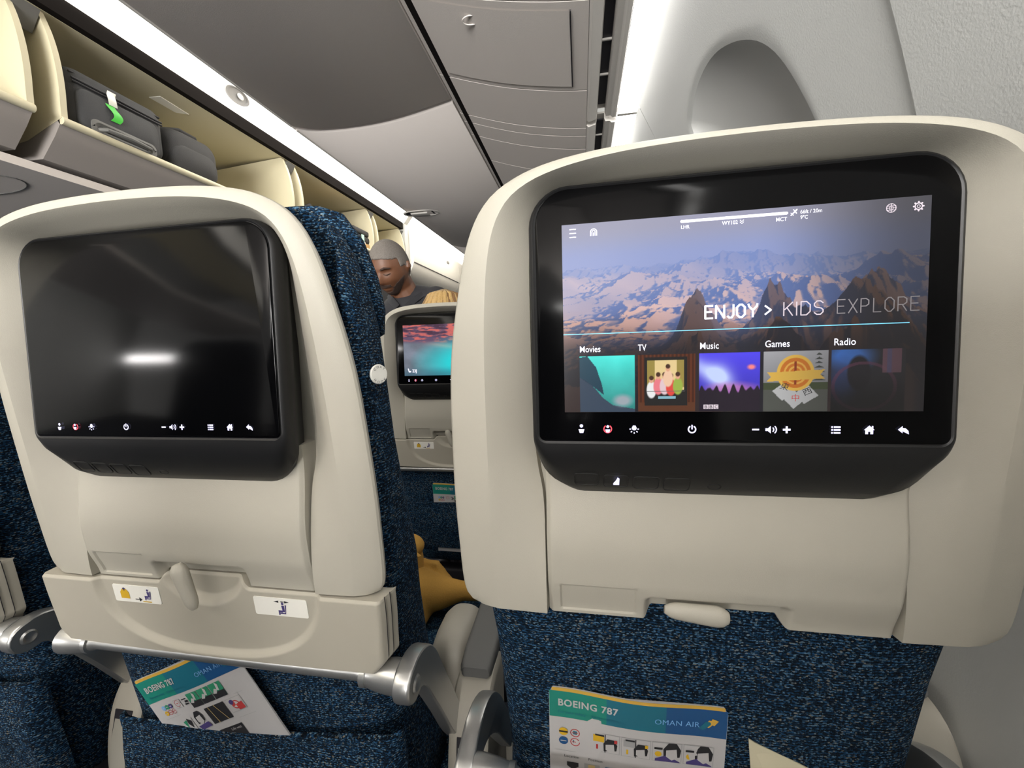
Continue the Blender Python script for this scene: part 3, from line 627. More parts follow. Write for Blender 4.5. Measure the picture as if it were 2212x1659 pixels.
def strokes(mb, t, x0, x1, z0, cap, th):
    ws = [STROKE[c][0] for c in t]; g = .38; k = (x1 - x0 - th) / (sum(ws) + g * (len(t) - 1)); x = x0 + th / 2; h = cap - th
    for c, w_ in zip(t, ws):
        for pl in STROKE[c][1]:
            q = [Vector((x + a * w_ * k, z0 + th / 2 + b * h)) for a, b in pl]
            for n_, (a, b) in enumerate(zip(q[:-1], q[1:])):
                d = (b - a).normalized() * th / 2; n = Vector((-d.y, d.x)); a = a - d * .55; b = b + d * .55; flat(mb, [tuple(a - n), tuple(b - n), tuple(b + n), tuple(a + n)], .0006 + .00003 * (n_ % 3))
        x += (w_ + g) * k
def st(*a): return lambda mb: strokes(mb, *a)
def words(m, jobs, mat):
    for name, key, fn in jobs:
        def mk(fn=fn):
            mb = MB(); fn(mb); return mb
        cached(key, mk, name, mat, m, False)
def w_bars(mb):
    for k in range(3): R4(mb, -.1166, -.1116, .0794 + .0030 * k, .0801 + .0030 * k)
def w_arch(mb):
    x = -.0982
    for r in (.0027, .0015): disc(mb, x, .0826, r, 12, a0=0, a1=180, w=.0006); R4(mb, x - r, x - r + .0006, .0798, .0826); R4(mb, x + r - .0006, x + r, .0798, .0826)
    R4(mb, x - .0003, x + .0003, .0798, .0822)
def w_prog(mb): R4(mb, -.0340, .0366, .0842, .0862); disc(mb, -.0340, .0852, .001, dy=.0007); disc(mb, .0366, .0852, .001, dy=.0007)
def w_chev(mb):
    for k in (0, 1):
        z = .0832 - k * .0014; flat(mb, [(.0060, z), (.0073, z - .0012), (.0073, z - .0017), (.0060, z - .0005)]); flat(mb, [(.0086, z), (.0086, z - .0005), (.0073, z - .0017), (.0073, z - .0012)])
def w_plane(mb):
    x, q = .0413, .0852
    for pl in ([(-.0022, -.0018), (-.0017, -.0023), (.0023, .0017), (.0023, .0023), (.0017, .0023)], [(-.0006, .0022), (0, .0022), (.0022, -.0006), (.0016, -.001)], [(-.0022, -.0002), (-.0018, 0), (0, -.0018), (-.0003, -.0022)]): flat(mb, [(x + a, q + b) for a, b in pl])
def ft(*a): return lambda mb: fit(mb, *a)
MENU = [('menu_bars', 'w1', w_bars), ('home_arch', 'w2', w_arch), ('flight_progress', 'w3', w_prog), ('airport_code', 'w4', ft('LHR', -.0344, -.0285, .0798, .0025, .006)), ('flight_number', 'w5', ft('WY102', -.0061, .0045, .0803, .0027, .006)), ('airport_code', 'w6', ft('MCT', .0299, .0370, .0799, .0026, .006)),
        ('chevrons', 'w7', w_chev), ('altitude', 'w8', ft('66ft / 20m', .0455, .0593, .0841, .0025)), ('temperature', 'w9', ft('9\u00b0C', .0456, .0503, .0803, .0025, .006)), ('plane_icon', 'w10', w_plane), ('menu_heading', 'w11', st('ENJOY', -.0180, .0190, .0123, .0106, .0014)), ('heading_arrow', 'w12', st('>', .0230, .0280, .0124, .0100, .0012))]
MENU += [('category_title', 'wt' + t, ft(t, x0, x1, -.0096, .0048, .004)) for t, x0, x1 in (('Movies', -.1099, -.0941), ('TV', -.0658, -.0596), ('Music', -.0208, -.0078), ('Games', .0239, .0402), ('Radio', .0690, .0826))]
def w_globe(mb):
    disc(mb, .1017, .083, .0031, 20, w=.0005); disc(mb, .1017, .083, .0014, 16, w=.0003)
    for k in (-1, 0, 1): R4(mb, .0988, .1046, .083 + k * .0014 - .0002, .083 + k * .0014 + .0002)
    R4(mb, .1015, .1019, .08, .086)
def w_gear(mb):
    disc(mb, .1179, .0828, .0025, 20, w=.0007); disc(mb, .1179, .0828, .0011, 12, w=.0004)
    for k in range(8):
        a = math.radians(45 * k); disc(mb, .1179 + .0029 * math.cos(a), .0828 + .0029 * math.sin(a), .0006, 6)
def w_bbc(mb):
    for k in range(3): R4(mb, -.0183 + .0036 * k, -.0150 + .0036 * k, -.0548, -.0516)
MENUD = [('menu_heading', 'd1', st('KIDS', .0355, .0617, .0124, .0103, .0008)), ('globe_icon', 'd2', w_globe), ('settings_icon', 'd3', w_gear), ('broadcaster_boxes', 'd4', w_bbc)]
def menu_bbc2():
    mb = MB()
    for k, ch in enumerate('BBC'): fit(mb, ch, -.0176 + .0036 * k, -.0157 + .0036 * k, -.0544, .0024, .004, .001)
    return mb
def menu_bbc():
    mb = MB()
    text_mb('\u6771', .0075, lambda a, b: scr(.0335 + a * .8 + b * .3, -.0395 + b * .7 - a * .25, .0008), 0, mb)
    text_mb('\u897f', .0075, lambda a, b: scr(.0500 + a * .8 - b * .3, -.0455 + b * .7 + a * .35, .0008), 0, mb); return mb
def menu_red():
    mb = MB(); text_mb('\u4e2d', .0075, lambda a, b: scr(.0415 + a * .8, -.0490 + b * .75, .0008), 0, mb); return mb
def menu_t3():
    mb = MB(); strokes(mb, 'EXP', .0700, .0902, .0126, .0102, .0007); return mb
def menu_t4():
    mb = MB(); strokes(mb, 'LORE', .0925, .1208, .0126, .0102, .0007); return mb
def menu_line():
    mb = MB(); R4(mb, SX0, .1150, .0044, .0050); return mb
# upholstery, pocket, tray
def seat_back():
    mb = MB(); R = []
    zz = [.138, .1365, .132, .121, .096, .06, .02, -.03, -.1, -.18, -.25, -.32, -.4, -.48, -.56, -.62, -.64]
    Wd = [.10, .135, .160, .178, .192, .203, .210, .213, .215, .2155, .2145, .207, .203, .20, .205, .205, .19]
    Yf = [.384, .398, .408, .416, .422, .426, .428, .430, .436, .459, .484, .51, .535, .565, .585, .59, .585]
    for z, wd, yf in zip(zz, Wd, Yf):
        yb = yp(z) + (.016 if z > -.24 else .022 if z > -.5 else .022)
        n = 72; c = (yf + yb) / 2; h = (yf - yb) / 2; r = []
        for k in range(n):
            a = 2 * math.pi * k / n; cs, sn = math.cos(a), math.sin(a); e = .42 if sn < 0 else .62
            xx = wd * math.copysign(abs(cs) ** (.30 if sn < 0 else .5), cs); yy = c + h * math.copysign(abs(sn) ** e, sn)
            if z > -.24: yy = max(yy, yb + .043 * ss(.207, .182, abs(xx)) * ss(.152, .128, z))
            r.append((xx, yy, z))
        R.append(r)
    mb.loft(R, True, (True, True)); return mb
def headrest():
    mb = MB(); R = []
    for z, wd, y0, y1 in ((.125, .148, .394, .418), (.118, .168, .391, .430), (.09, .187, .389, .438), (.05, .200, .387, .443), (.015, .2055, .386, .445), (-.012, .2035, .390, .440), (-.022, .188, .398, .424)):
        c = (y0 + y1) / 2; h = (y1 - y0) / 2; R.append([(wd * math.copysign(abs(math.cos(a)) ** .35, math.cos(a)), c + h * math.copysign(abs(math.sin(a)) ** .8, math.sin(a)) + .25 * wd * wd * -0, z) for a in np.linspace(0, 2 * math.pi, 41)[:-1]])
    mb.loft(R, True, (True, True)); return mb
def coat_hook():
    mb = MB(); c = Vector((.2175, .371, -.027)); n = Vector((.92, -.38, 0)).normalized(); a = Vector((0, 0, 1)); b = n.cross(a)
    R = [[tuple(c + n * h + (a * math.sin(t) + b * math.cos(t)) * r) for t in np.linspace(0, 2 * math.pi, 25)[:-1]] for r, h in ((.0095, 0), (.0100, .0015), (.0095, .003))]
    mb.loft(R, True, (True, True))
    for s, up in (('COAT', 1), ('HOOK', -1)):
        for k, ch in enumerate(s):
            t = math.radians((90 - (k - 1.5) * 32) if up > 0 else (-90 + (k - 1.5) * 32)); rr = .0062 if up > 0 else .0092
            def fr(u, v, t=t, rr=rr, up=up):
                d = Vector((math.cos(t), math.sin(t))); tg = Vector((d.y, -d.x)) * up; q = d * (rr + v * up) + tg * (u - .0012)
                return tuple(c + n * .0032 - b * q.x * -1 * -1 + a * q.y)
            text_mb(ch, .0036, fr, 1, mb)
    return mb
def pocket():
    mb = MB()
    def P(u, v):
        x = -.190 + .402 * u; z = -.62 + (.145 + .036 * u + .003 * math.cos(u * 6)) * v; e = ss(0, .03, u) * ss(1, .97, u)
        return (x, yp(z) + .019 - .020 * e * (.45 + .55 * math.sin(math.pi * min(1, v * .9 + .1))) - .002 * ss(.93, .98, v), z)
    mb.slab(60, 30, P, lambda p: (p[0], p[1] + .006, p[2])); return mb
def tray():
    TW = lambda z: .2165 - .012 * ss(-.325, -.345, z) - .004 * ss(-.26, -.345, z)
    def zt(x): return -.2545 + .0095 * ss(-.056, -.046, x) * ss(.061, .05, x)
    def P(u, v):
        z0 = -.345 + .003 * (2 * u - 1) ** 2
        for _ in range(2):
            x = (2 * u - 1) * TW(-.30); z1 = zt(x); z = z0 + (z1 - z0) * v
        x = (2 * u - 1) * TW(z)
        r = math.hypot((x - .002) / .056, (z + .240) / .042); p = .009 * ss(1.0, .72, r)
        k = (abs((x - .004) / .146) ** 2.6 + abs((z + .235) / .104) ** 2.6) ** (1 / 2.6); p += .0060 * ss(1.02, .95, k) if z > -.345 else 0
        e = ss(.018, 0, v) + ss(.97, 1, v) * .6 + ss(.985, 1, abs(2 * u - 1)) * .8
        return (x, yp(z) - .001 + p + .004 * e, z)
    mb = MB(); mb.slab(200, 90, P, lambda p: (p[0] * 1.02, p[1] + .024, p[2])); return mb
def tray_side(s):
    mb = MB()
    for d in (.008, .0165): mb.tube([(s * ((.2165 - .012 * ss(-.325, -.345, z) - .004 * ss(-.26, -.345, z)) * (1 + .02 * d / .024)), yp(z) + d, z) for z in np.linspace(-.253, -.343, 14)], .0004, 5)
    return mb
def placard(kind):
    x0, x1 = (-.121, -.057) if kind == 'vest' else (.066, .130); z0, z1 = -.2845, -.2625
    dy = lambda x, z, h: (x, yp(z) + .0058 - h, z)
    mb = MB(); q = rrect(x0, x1, z0, z1, .002, 4); mb.loft([[dy(x, z, 0) for x, z in q], [dy(x, z, .0014) for x, z in q]], True, (False, True))
    def fl(pts, mi): mb.add([dy(x, z, .0017) for x, z in pts], [tuple(range(len(pts)))], mi)
    def seatman(cx, cz, s, mi):
        fl([(cx - .001 * s, cz + .006 * s), (cx + .003 * s, cz + .006 * s), (cx + .003 * s, cz - .003 * s), (cx, cz - .003 * s)], mi); fl([(cx - .006 * s, cz - .001 * s), (cx, cz - .001 * s), (cx, cz - .004 * s), (cx - .006 * s, cz - .004 * s)], mi)
        fl([(cx - .006 * s, cz - .008 * s), (cx - .004 * s, cz - .008 * s), (cx - .004 * s, cz - .004 * s), (cx - .006 * s, cz - .004 * s)], mi); fl([(cx + .0042 * s, cz + .007 * s), (cx + .006 * s, cz + .007 * s), (cx + .004 * s, cz - .006 * s), (cx - .004 * s, cz - .006 * s), (cx - .004 * s, cz - .0045 * s), (cx + .0035 * s, cz - .0045 * s)], mi)
        fl([(cx + .001 * s + .0018 * s * math.cos(a), cz + .0085 * s + .0018 * s * math.sin(a)) for a in np.linspace(0, 6.28, 12)[:-1]], mi)
    if kind == 'vest':
        cx, cz = -.1055, -.2740
        fl([(cx - .006, cz - .006), (cx + .006, cz - .006), (cx + .006, cz + .002), (cx + .003, cz + .006), (cx - .003, cz + .006), (cx - .006, cz + .002)], 1); fl([(cx - .0022, cz + .0068), (cx, cz + .0082), (cx + .0022, cz + .0068), (cx, cz + .003)], 2)
        seatman(-.0735, -.2740, .8, 2); fl([(-.092, -.2795), (-.084, -.2795), (-.084, -.2805), (-.092, -.2805)], 3); fl([(-.0865, -.2772), (-.0825, -.280), (-.0865, -.2828)], 3); fl([(-.082, -.2818), (-.070, -.2818), (-.070, -.2830), (-.082, -.2830)], 1)
    else:
        seatman(.100, -.2763, .85, 2)
        fl([(.0905, -.2667), (.0965, -.2653), (.0965, -.2680)], 3); fl([(.1095, -.2667), (.1035, -.2653), (.1035, -.2680)], 3); fl([(.0985, -.2667), (.1005, -.2657), (.1005, -.2677)], 3); fl([(.1005, -.2663), (.1025, -.2663), (.1025, -.2671), (.1005, -.2671)], 3)
    return mb
def hinge(dy=0, dz=0):
    mb = MB(); y, z = .366 + dy, -.352 + dz
    mb.tube([(-.223, y, z), (-.214, y, z), (-.198, y, z), (-.184, y, z), (-.175, y, z), (.175, y, z), (.184, y, z), (.198, y, z), (.214, y, z), (.223, y, z)], [.0175, .0172, .0152, .012, .0085, .0085, .012, .0152, .0172, .0175], 18)
    for s in (-.184, .184): mb.tube([(s - .003, y, z), (s + .003, y, z)], .0138, 18)
    return mb
def arm(s, pts):
    mb = MB(); L, Rr = [], []
    P = np.array(chaikin(pts, 2)); up, dn = [], []
    for i in range(len(P)):
        t = P[min(i + 1, len(P) - 1)][:2] - P[max(i - 1, 0)][:2]; t = t / np.linalg.norm(t); n_ = np.array((-t[1], t[0])); up.append(P[i][:2] + n_ * P[i][2]); dn.append(P[i][:2] - n_ * P[i][2])
    t = P[1][:2] - P[0][:2]; t /= np.linalg.norm(t); nn = np.array((-t[1], t[0])); cap = [P[0][:2] + P[0][2] * (nn * math.cos(a) - t * math.sin(a)) for a in np.linspace(0, math.pi, 10)[1:-1]]
    out = np.array(up[::-1] + cap + dn); ce = out.mean(0)
    R = []
    for x, sh in ((.2225, .90), (.2235, .97), (.226, 1.), (.2375, 1.), (.240, .97), (.2412, .90)):
        # shrink towards the centre line for a rounded edge
        uu = np.array([P[i][:2] for i in range(len(P))][::-1] + [P[0][:2]] * len(cap) + [P[i][:2] for i in range(len(P))]); q = uu + (out - uu) * sh
        R.append([(s * x, a, b) for a, b in q])
    mb.loft(R, True, (True, True)); y, z = pts[0][0], pts[0][1]
    mb.loft([[(s * .2416, y + r * math.cos(a), z + r * math.sin(a)) for a in np.linspace(0, 6.283, 17)[:-1]] for r in (.009,)] + [[(s * .2435, y + .007 * math.cos(a), z + .007 * math.sin(a)) for a in np.linspace(0, 6.283, 17)[:-1]]] + [[(s * .2420, y + .004 * math.cos(a), z + .004 * math.sin(a)) for a in np.linspace(0, 6.283, 17)[:-1]]], True, (False, True))
    return mb
ARM_UP = [(.364, -.356, .019), (.380, -.352, .020), (.404, -.366, .020), (.426, -.408, .019), (.452, -.455, .018), (.49, -.53, .017), (.55, -.60, .018)]
ARM_DN = [(.352, -.437, .017), (.39, -.43, .02), (.43, -.447, .022), (.47, -.487, .02), (.505, -.54, .018), (.55, -.60, .018)]
def seat_bottom():
    mb = MB(); mb.box((0, .74, -.70), (.43, .42, .12), bev=.04); return mb
def seat_base():
    mb = MB()
    for y in (.52, .82): mb.box((0, y, -.78), (.50, .05, .05), bev=.012)
    for s in (-1, 1):
        mb.tube([(s * .19, .52, -.78), (s * .19, .48, -1.0)], .02, 10); mb.tube([(s * .19, .82, -.78), (s * .19, .88, -1.0)], .02, 10)
        mb.box((s * .19, .67, -.985), (.05, .5, .03), bev=.006)
    return mb
def tray_open():
    mb = MB(); mb.box((0, .25, -.500), (.41, .22, .022), bev=.008); return mb
def make_seat(x, dy, dz, label, group, lit=None, down=False, arms=(-1, 1), wide=.99, raised=0.):
    t = thing('passenger_seat', (x, .4 + dy, -EYE), label, 'seat', group); t.location.z = dz; OFFS[t.name] = (0, -.4, EYE)
    cached('sb', seat_back, 'back_cushion', fabM, t, ang=70, label='blue woven back cushion')
    cached('sh%g' % wide, lambda: seat_shell(wide), 'back_shell', shellM, t, ang=24); cached('cp', centre_panel, 'centre_panel', shellM, t, ang=40)
    cached('hr', headrest, 'headrest', fabM, t, ang=70, label='blue woven headrest with side wing').location.z = raised
    cached('ck', coat_hook, 'coat_hook', [whiteM, inkM], t, label='round white coat hook button')
    cached('la%d' % down, lambda: latch(not down), 'tray_latch', shellM, t)
    m = cached('mo', housing, 'monitor', blackM, t, ang=40, label='black seatback monitor')
    cached('gl', glass, 'screen_glass', glassM, m, ang=30); cached('bt', buttons, 'port_outlines', rubberM, m)
    
    for nm, lo, hi in (('attendant_icon', -.2, -.098), ('call_person_icon', -.098, -.08), ('light_icon', -.08, -.05), ('power_icon', -.05, 0), ('volume_icons', 0, .055), ('list_icon', .055, .083), ('home_icon', .083, .103), ('back_icon', .103, .2)):
        def mk(lo=lo, hi=hi):
            a = icons(); b = MB()
            for f in a.f:
                vs = [a.v[q] for q in f]
                if lo <= sum(v[0] for v in vs) / len(vs) < hi: b.add(vs, [tuple(range(len(vs)))])
            return b
        cached(nm, mk, nm, iconM, m, False)
    cached('ir', iconred, 'call_icon', iconrM, m, False, label='red call icon')
    if lit:
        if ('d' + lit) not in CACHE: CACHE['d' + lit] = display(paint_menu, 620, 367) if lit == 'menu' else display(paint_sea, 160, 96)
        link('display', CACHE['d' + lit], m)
    if lit == 'menu':
        words(m, MENU, txtM); words(m, MENUD, txt2M)
        for k, f, ma in (('broadcaster_letters', menu_bbc2, inkM), ('tile_mark', menu_bbc, inkM), ('tile_mark_red', menu_red, redM), ('menu_writing_faint', menu_t3, txt3M), ('menu_writing_ghost', menu_t4, txt4M), ('menu_line', menu_line, lineM)): cached(k, f, k, ma, m, False)
        ub = MB(); x_, z_ = -.0818, -.1175
        ub.add([(x_ + a, chin(x_, z_ + b) - .0006, z_ + b) for a, b in ((-.0024, -.0040), (.0024, -.0040), (.0024, .0030), (.0008, .0042), (-.0004, .0010), (-.0024, -.0020))], [(0, 1, 2, 3, 4, 5)]); part(ub, 'usb_mark', iconM, m, False)
    if lit == 'sea':
        cached('sw', lambda: (lambda mb: (text_mb('23J', .0125, lambda a, b: scr(-.098 + a, -.047 + b, .0006), 0, mb, sx=.9, off=.0003), flat(mb, [(-.112, -.036), (-.109, -.036), (-.107, -.043), (-.102, -.043), (-.102, -.047), (-.109, -.047)]), mb)[-1])(MB()), 'seat_number', txtM, m, False)
    if not down:
        tr = cached('tr', tray, 'tray_table', trayM, t, ang=40, label='stowed tray table')
        cached('pv', lambda: placard('vest'), 'life_vest_placard', [whiteM, yelM, purM, inkM], tr, False); cached('pb', lambda: placard('belt'), 'seat_belt_placard', [whiteM, yelM, purM, inkM], tr, False)
        for s in (-1, 1): cached('ts%d' % s, lambda: tray_side(s), 'edge_seam', slotM, tr)
        cached('hg', hinge, 'hinge_tube', silverM, t, label='satin silver hinge tube')
    else:
        cached('to', tray_open, 'tray_table', trayM, t); cached('hd', lambda: hinge(-.014, -.085), 'hinge_tube', silverM, t, label='satin silver hinge tube')
    for s in arms: cached('ar%d%d' % (s, down), lambda: arm(s, ARM_DN if down else ARM_UP), 'tray_arm', silverM, t, label='satin silver tray arm')
    cached('pk', pocket, 'literature_pocket', fabM, t, ang=70, label='blue fabric pocket')
    cached('bo', seat_bottom, 'seat_cushion', darkfabM, t, ang=60); cached('ba', seat_base, 'seat_base', slotM, t)
    return t
SP = .528; XK = .109; XJ = XK - SP; XH = XJ - SP
G = 'economy seats seen from behind'
make_seat(XK, 0, 0, 'window seat with the lit menu screen on its back and tray folded down', G, 'menu', True, wide=1.03)
make_seat(XJ, 0, 0, 'middle seat with a dark blank screen and stowed tray beside the lit-screen seat', G, arms=(1,), raised=.026)
make_seat(XH, 0, 0, 'aisle seat at the lower left corner, mostly outside the frame', G)
for x_, n_ in ((XK, 'window'), (XJ, 'middle'), (XH, 'aisle')): make_seat(x_, -.80, 0, n_ + ' seat of the unseen row behind the camera, added to block low light', 'economy seats behind the camera')  # unseen row, added to keep low light from behind off the seats
make_seat(XJ + .03, .78, -.03, 'seat one row ahead with the teal and orange screen, seen through the gap', G, 'sea')

# ---------------------------------------------------------------- armrests
def armrest(x, label, cover=False, dz=0, dy=0):
    t = thing('armrest', (x, .5, -1.0), label, 'armrest', 'armrests between the seats'); t.location.z += dz; t.location.y += dy
    pr = np.array(chaikin([(.548, -.80), (.560, -.62), (.592, -.53), (.592, -.492), (.545, -.486), (.505, -.492), (.478, -.525), (.464, -.575), (.458, -.64), (.470, -.69), (.474, -.80)], 2)); ce = np.array((.53, -.62))
    mb = MB(); R = []
    for dx, sc in ((-.0285, .90), (-.0280, .955), (-.0245, .99), (-.018, 1), (.018, 1), (.0245, .99), (.0280, .955), (.0285, .90)):
        R.append([(x + dx, *(ce + (p - ce) * sc)) for p in pr])
    mb.loft(R, True, (True, True)); b = part(mb, 'armrest_body', armM, t, label='beige rounded rear housing')
    mb = MB(); mb.loft([[(x - .0155, y, z), (x + .0155, y, z), (x + .0155, y + .02, z + .001), (x - .0155, y + .02, z + .001)] for y, z in ((.4735, -.538), (.4625, -.58), (.4555, -.64), (.4555, -.70))], True, (True, True)); part(mb, 'plate_gap', slotM, b, label='dark gap around the plate')
    mb = MB()
    mb.loft([[(x - .0135, y, z), (x + .0135, y, z), (x + .0135, y + .008, z + .001), (x - .0135, y + .008, z + .001)] for y, z in ((.472, -.545), (.4605, -.58), (.4525, -.64), (.4525, -.72), (.457, -.85), (.46, -.985))], True, (True, True)); part(mb, 'rear_plate', plateM, t, label='grey metal rear plate')
    mb = MB(); R = []
    for y, w_, z0, z1 in ((.522, .021, -.49, -.4745), (.528, .0235, -.492, -.471), (.56, .025, -.492, -.467), (.66, .0255, -.493, -.463), (.84, .0255, -.493, -.463), (.87, .022, -.49, -.468)):
        R.append([(x + a, y, b_) for a, b_ in rrect(-w_, w_, z0, z1, .007, 4)])
    mb.loft(R, True, (True, True)); part(mb, 'armrest_pad', padM, t, label='dark grey pad')
    mb = MB(); mb.box((x, .60, -.72), (.03, .1, .30), bev=.008); mb.box((x, .62, -.93), (.03, .3, .14), bev=.01); part(mb, 'support', armM, t)
    if cover:
        mb = MB(); R = []
        for y, s_ in ((.572, .5), (.58, .8), (.595, .95), (.62, 1), (.66, 1), (.68, .92), (.69, .6)):
            R.append([(x - .062 + a * s_, y, -.56 + b_ * s_) for a, b_ in rrect(-.036, .040, -.075, .080, .034, 6)])
        mb.loft(R, True, (True, True)); part(mb, 'side_cover', armM, t, label='pale smooth side cover')
    return t
armrest(XK - SP / 2 - .006, 'beige armrest with dark pad between the middle seat and the lit-screen seat', True)
armrest(XJ - SP / 2 - .012, 'beige armrest at the lower left, between the aisle seat and the middle seat', dy=-.03)
armrest(XK + SP / 2 + .016, 'beige armrest at the lower right against the sidewall', dz=.04)

# ---------------------------------------------------------------- safety cards and paper
def safety_card(sx, dy, dz, tl, ang, label, kind=0, W=.172, Hh=.235, lean=.06):
    ca, sa = math.cos(math.radians(ang)), math.sin(math.radians(ang))
    def fr(u, v, h=0.):
        a = tl[0] + u * ca + v * sa; z = tl[1] + u * sa - v * ca
        wv = .0025 * math.sin(u * 42 + 1) * max(0, 1 - v / .12) if kind != 2 else 0
        return (sx + a, dy + tl[2] - (z - tl[1]) * .10 + wv - h, dz + z)
    mb = MB(); nu = 26
    def strip(v0, v1, u0, u1, mi, h=0, n=1):
        k = max(2, int(abs(u1 - u0) / W * nu) + 2); mb.grid(k, 3, lambda a, b: fr(u0 + (u1 - u0) * a, v0 + (v1 - v0) * b, h), mi)
    r = rrect(0, W, 0, Hh, .008, 6)
    mb.slab(nu, 30, lambda a, b: fr(.004 + (W - .008) * a, .0 + Hh * b) if b < .02 else fr(W * a, Hh * b), lambda p: (p[0], p[1] + .0009, p[2]), 0)
    hb = .036
    for u0, u1, mi in ((0.0004, .058, 1), (.058, .115, 2), (.115, W - .0004, 3)): strip(.004, hb, u0, u1, mi, .0004)
    strip(0.0004, .0042, .003, W - .003, 4, .0005)
    T = lambda s, size, u, v, mi=0, **k: text_mb(s, size, lambda a, b: fr(u + a, v - b, .0008), mi, mb, **k)
    T('BOEING 787', .0115, .009, .0215, bold=True, off=.0003, sp=1.08, sx=.9); T('For your safety', .0046, .009, .0305, 10); T('Safety instructions', .0046, .043, .0305, 10)
    T('OMAN AIR', .0085, .104, .025, 13, sp=1.05)
    for k in range(3): mb.add([fr(.146 + .005 * k, .026 - .003 * k, .0008), fr(.150 + .005 * k, .028 - .003 * k, .0008), fr(.160 + .002 * k, .018 - .001 * k, .0008), fr(.152 + .003 * k, .018 - .002 * k, .0008)], [(0, 1, 2, 3)], 4 if k else 10)
    def dc(u, v, rr, mi, n=14, w=None):
        t = np.linspace(0, 2 * math.pi, n + 1)
        if w is None: mb.add([fr(u + rr * math.cos(a), v + rr * math.sin(a), .0007) for a in t[:-1]], [tuple(range(n))], mi)
        else:
            for a, b in zip(t[:-1], t[1:]): mb.add([fr(u + q * math.cos(c), v + q * math.sin(c), .0007) for q, c in ((rr, a), (rr, b), (rr - w, b), (rr - w, a))], [(0, 1, 2, 3)], mi)
    def rc(u0, v0, u1, v1, mi, h=.0006): mb.add([fr(u0, v0, h), fr(u1, v0, h), fr(u1, v1, h), fr(u0, v1, h)], [(0, 1, 2, 3)], mi)
    def pl(pts, mi, h=.0009): mb.add([fr(a, b, h) for a, b in pts], [tuple(range(len(pts)))], mi)
    def head(u, v, s=1., skin=0, ban=6):
        pl([(u - .007 * s, v + .009 * s), (u - .0075 * s, v - .002 * s), (u - .003 * s, v - .009 * s), (u + .004 * s, v - .009 * s), (u + .008 * s, v - .002 * s), (u + .007 * s, v + .006 * s)], 5, .0008); pl([(u - .005 * s, v - .001 * s), (u + .004 * s, v - .003 * s), (u + .005 * s, v + .007 * s), (u, v + .010 * s), (u - .005 * s, v + .006 * s)], 0, .0010)
        dc(u, v + .004 * s, .0032 * s, ban, 10)
    if kind == 0:                                           # oxygen masks and life vests
        dc(.0145, .0535, .0048, 6); dc(.0145, .0650, .0048, 3); rc(.010, .0525, .019, .0545, 5, .0009); rc(.0115, .0645, .0175, .0655, 0, .0009)
        for v in (.0535, .0650): dc(.0265, v, .005, 7, 16, .0009); rc(.0236, v - .0004, .0294, v + .0004, 7); rc(.0245, v - .002, .0285, v + .002, 10, .0005)
        for k, u in enumerate((.044, .074, .104, .134)):
            rc(u - .001, .0475, u + .0275, .0715, 9, .0005); rc(u - .0004, .0481, u + .0269, .0709, 0, .0006)
            if k < 2: rc(u + .001, .050, u + .012, .0585, 6 if k == 0 else 9, .0008); rc(u + .0125, .048, u + .0135, .071, 5, .0008); rc(u + .003, .049, u + .012, .051, 5, .001); head(u + .018, .0615, .9); rc(u + .004, .062, u + .006, .068, 7 if k == 0 else 6, .0008); rc(u + .022, .053, u + .025, .057, 6 if k else 7, .0012)
            else: pl([(u + .002, .068), (u + .013, .0625), (u + .026, .070), (u + .026, .0708), (u + .002, .0708)], 8); head(u + .018, .0575, 1.1); rc(u + .001, .0535, u + .009, .056, 5, .0011); dc(u + .005, .062, .0034, 6)
        rc(.006, .0775, .166, .0779, 9); T('Location', .0045, .015, .0855, 5); T('Position', .0045, .040, .0855, 5)
        pl([(.018, .091), (.030, .091), (.030, .096), (.024, .1005), (.018, .096)], 5); rc(.036, .090, .052, .100, 9); rc(.040, .091, .047, .0985, 12, .0008); rc(.0575, .0905, .0725, .0985, 3)
        for u in (.080, .103, .126, .149):
            rc(u - .001, .087, u + .020, .112, 9, .0005); rc(u - .0004, .0876, u + .0194, .1114, 0, .0006); pl([(u + .002, .104), (u + .005, .094), (u + .014, .094), (u + .017, .104)], 6 if u < .14 else 9); pl([(u + .003, .104), (u + .016, .104), (u + .014, .111), (u + .005, .111)], 11 if u < .1 else 6); head(u + .010, .0935 if u > .1 else .0975, .55)
    else:                                                   # belts, no smoking, brace and exit pictures
        for k, (u, v, mi) in enumerate(((.0195, .0475, 13), (.0262, .0475, 11), (.0329, .0475, 8), (.0195, .0555, 6))): dc(u, v, .0033, mi); rc(u - .0018, v - .0005, u + .0018, v + .0005, 0, .0009)
        for u, v in ((.0265, .0555), (.0335, .0555), (.0475, .0475)): dc(u, v, .0036 if u < .04 else .0048, 7, 14, .0006); rc(u - .002, v - .0004, u + .002, v + .0004, 7)
        rc(.0415, .042, .054, .054, 9, .0005); rc(.042, .0425, .0535, .0535, 0, .0006); dc(.0475, .0475, .0048, 7, 14, .0006)
        rc(.058, .044, .066, .0455, 5); rc(.062, .047, .068, .050, 5); rc(.060, .051, .0665, .053, 5)
        for u in (.070, .090, .110):
            rc(u, .040, u + .0185, .060, 11); rc(u, .052, u + .0185, .0605, 5, .0008); pl([(u + .001, .053), (u + .006, .047), (u + .010, .049), (u + .006, .054)], 0); pl([(u + .011, .040), (u + .014, .043), (u + .012, .051), (u + .009, .050)], 0)
        rc(.012, .063, .150, .0633, 9); rc(.082, .066, .115, .090, 5)
        for a, b in ((.089, .092), (.099, .108)): pl([(a, .066), (a + .0008, .066), (b + .0008, .090), (b, .090)], 12)
        rc(.118, .066, .142, .085, 9, .0005); rc(.1185, .0665, .1415, .0845, 0, .0006); dc(.1255, .0715, .0035, 8); dc(.130, .076, .006, 7, 14, .0016); pl([(.130, .076), (.140, .074), (.141, .084), (.131, .084)], 7); dc(.127, .0745, .003, 7)
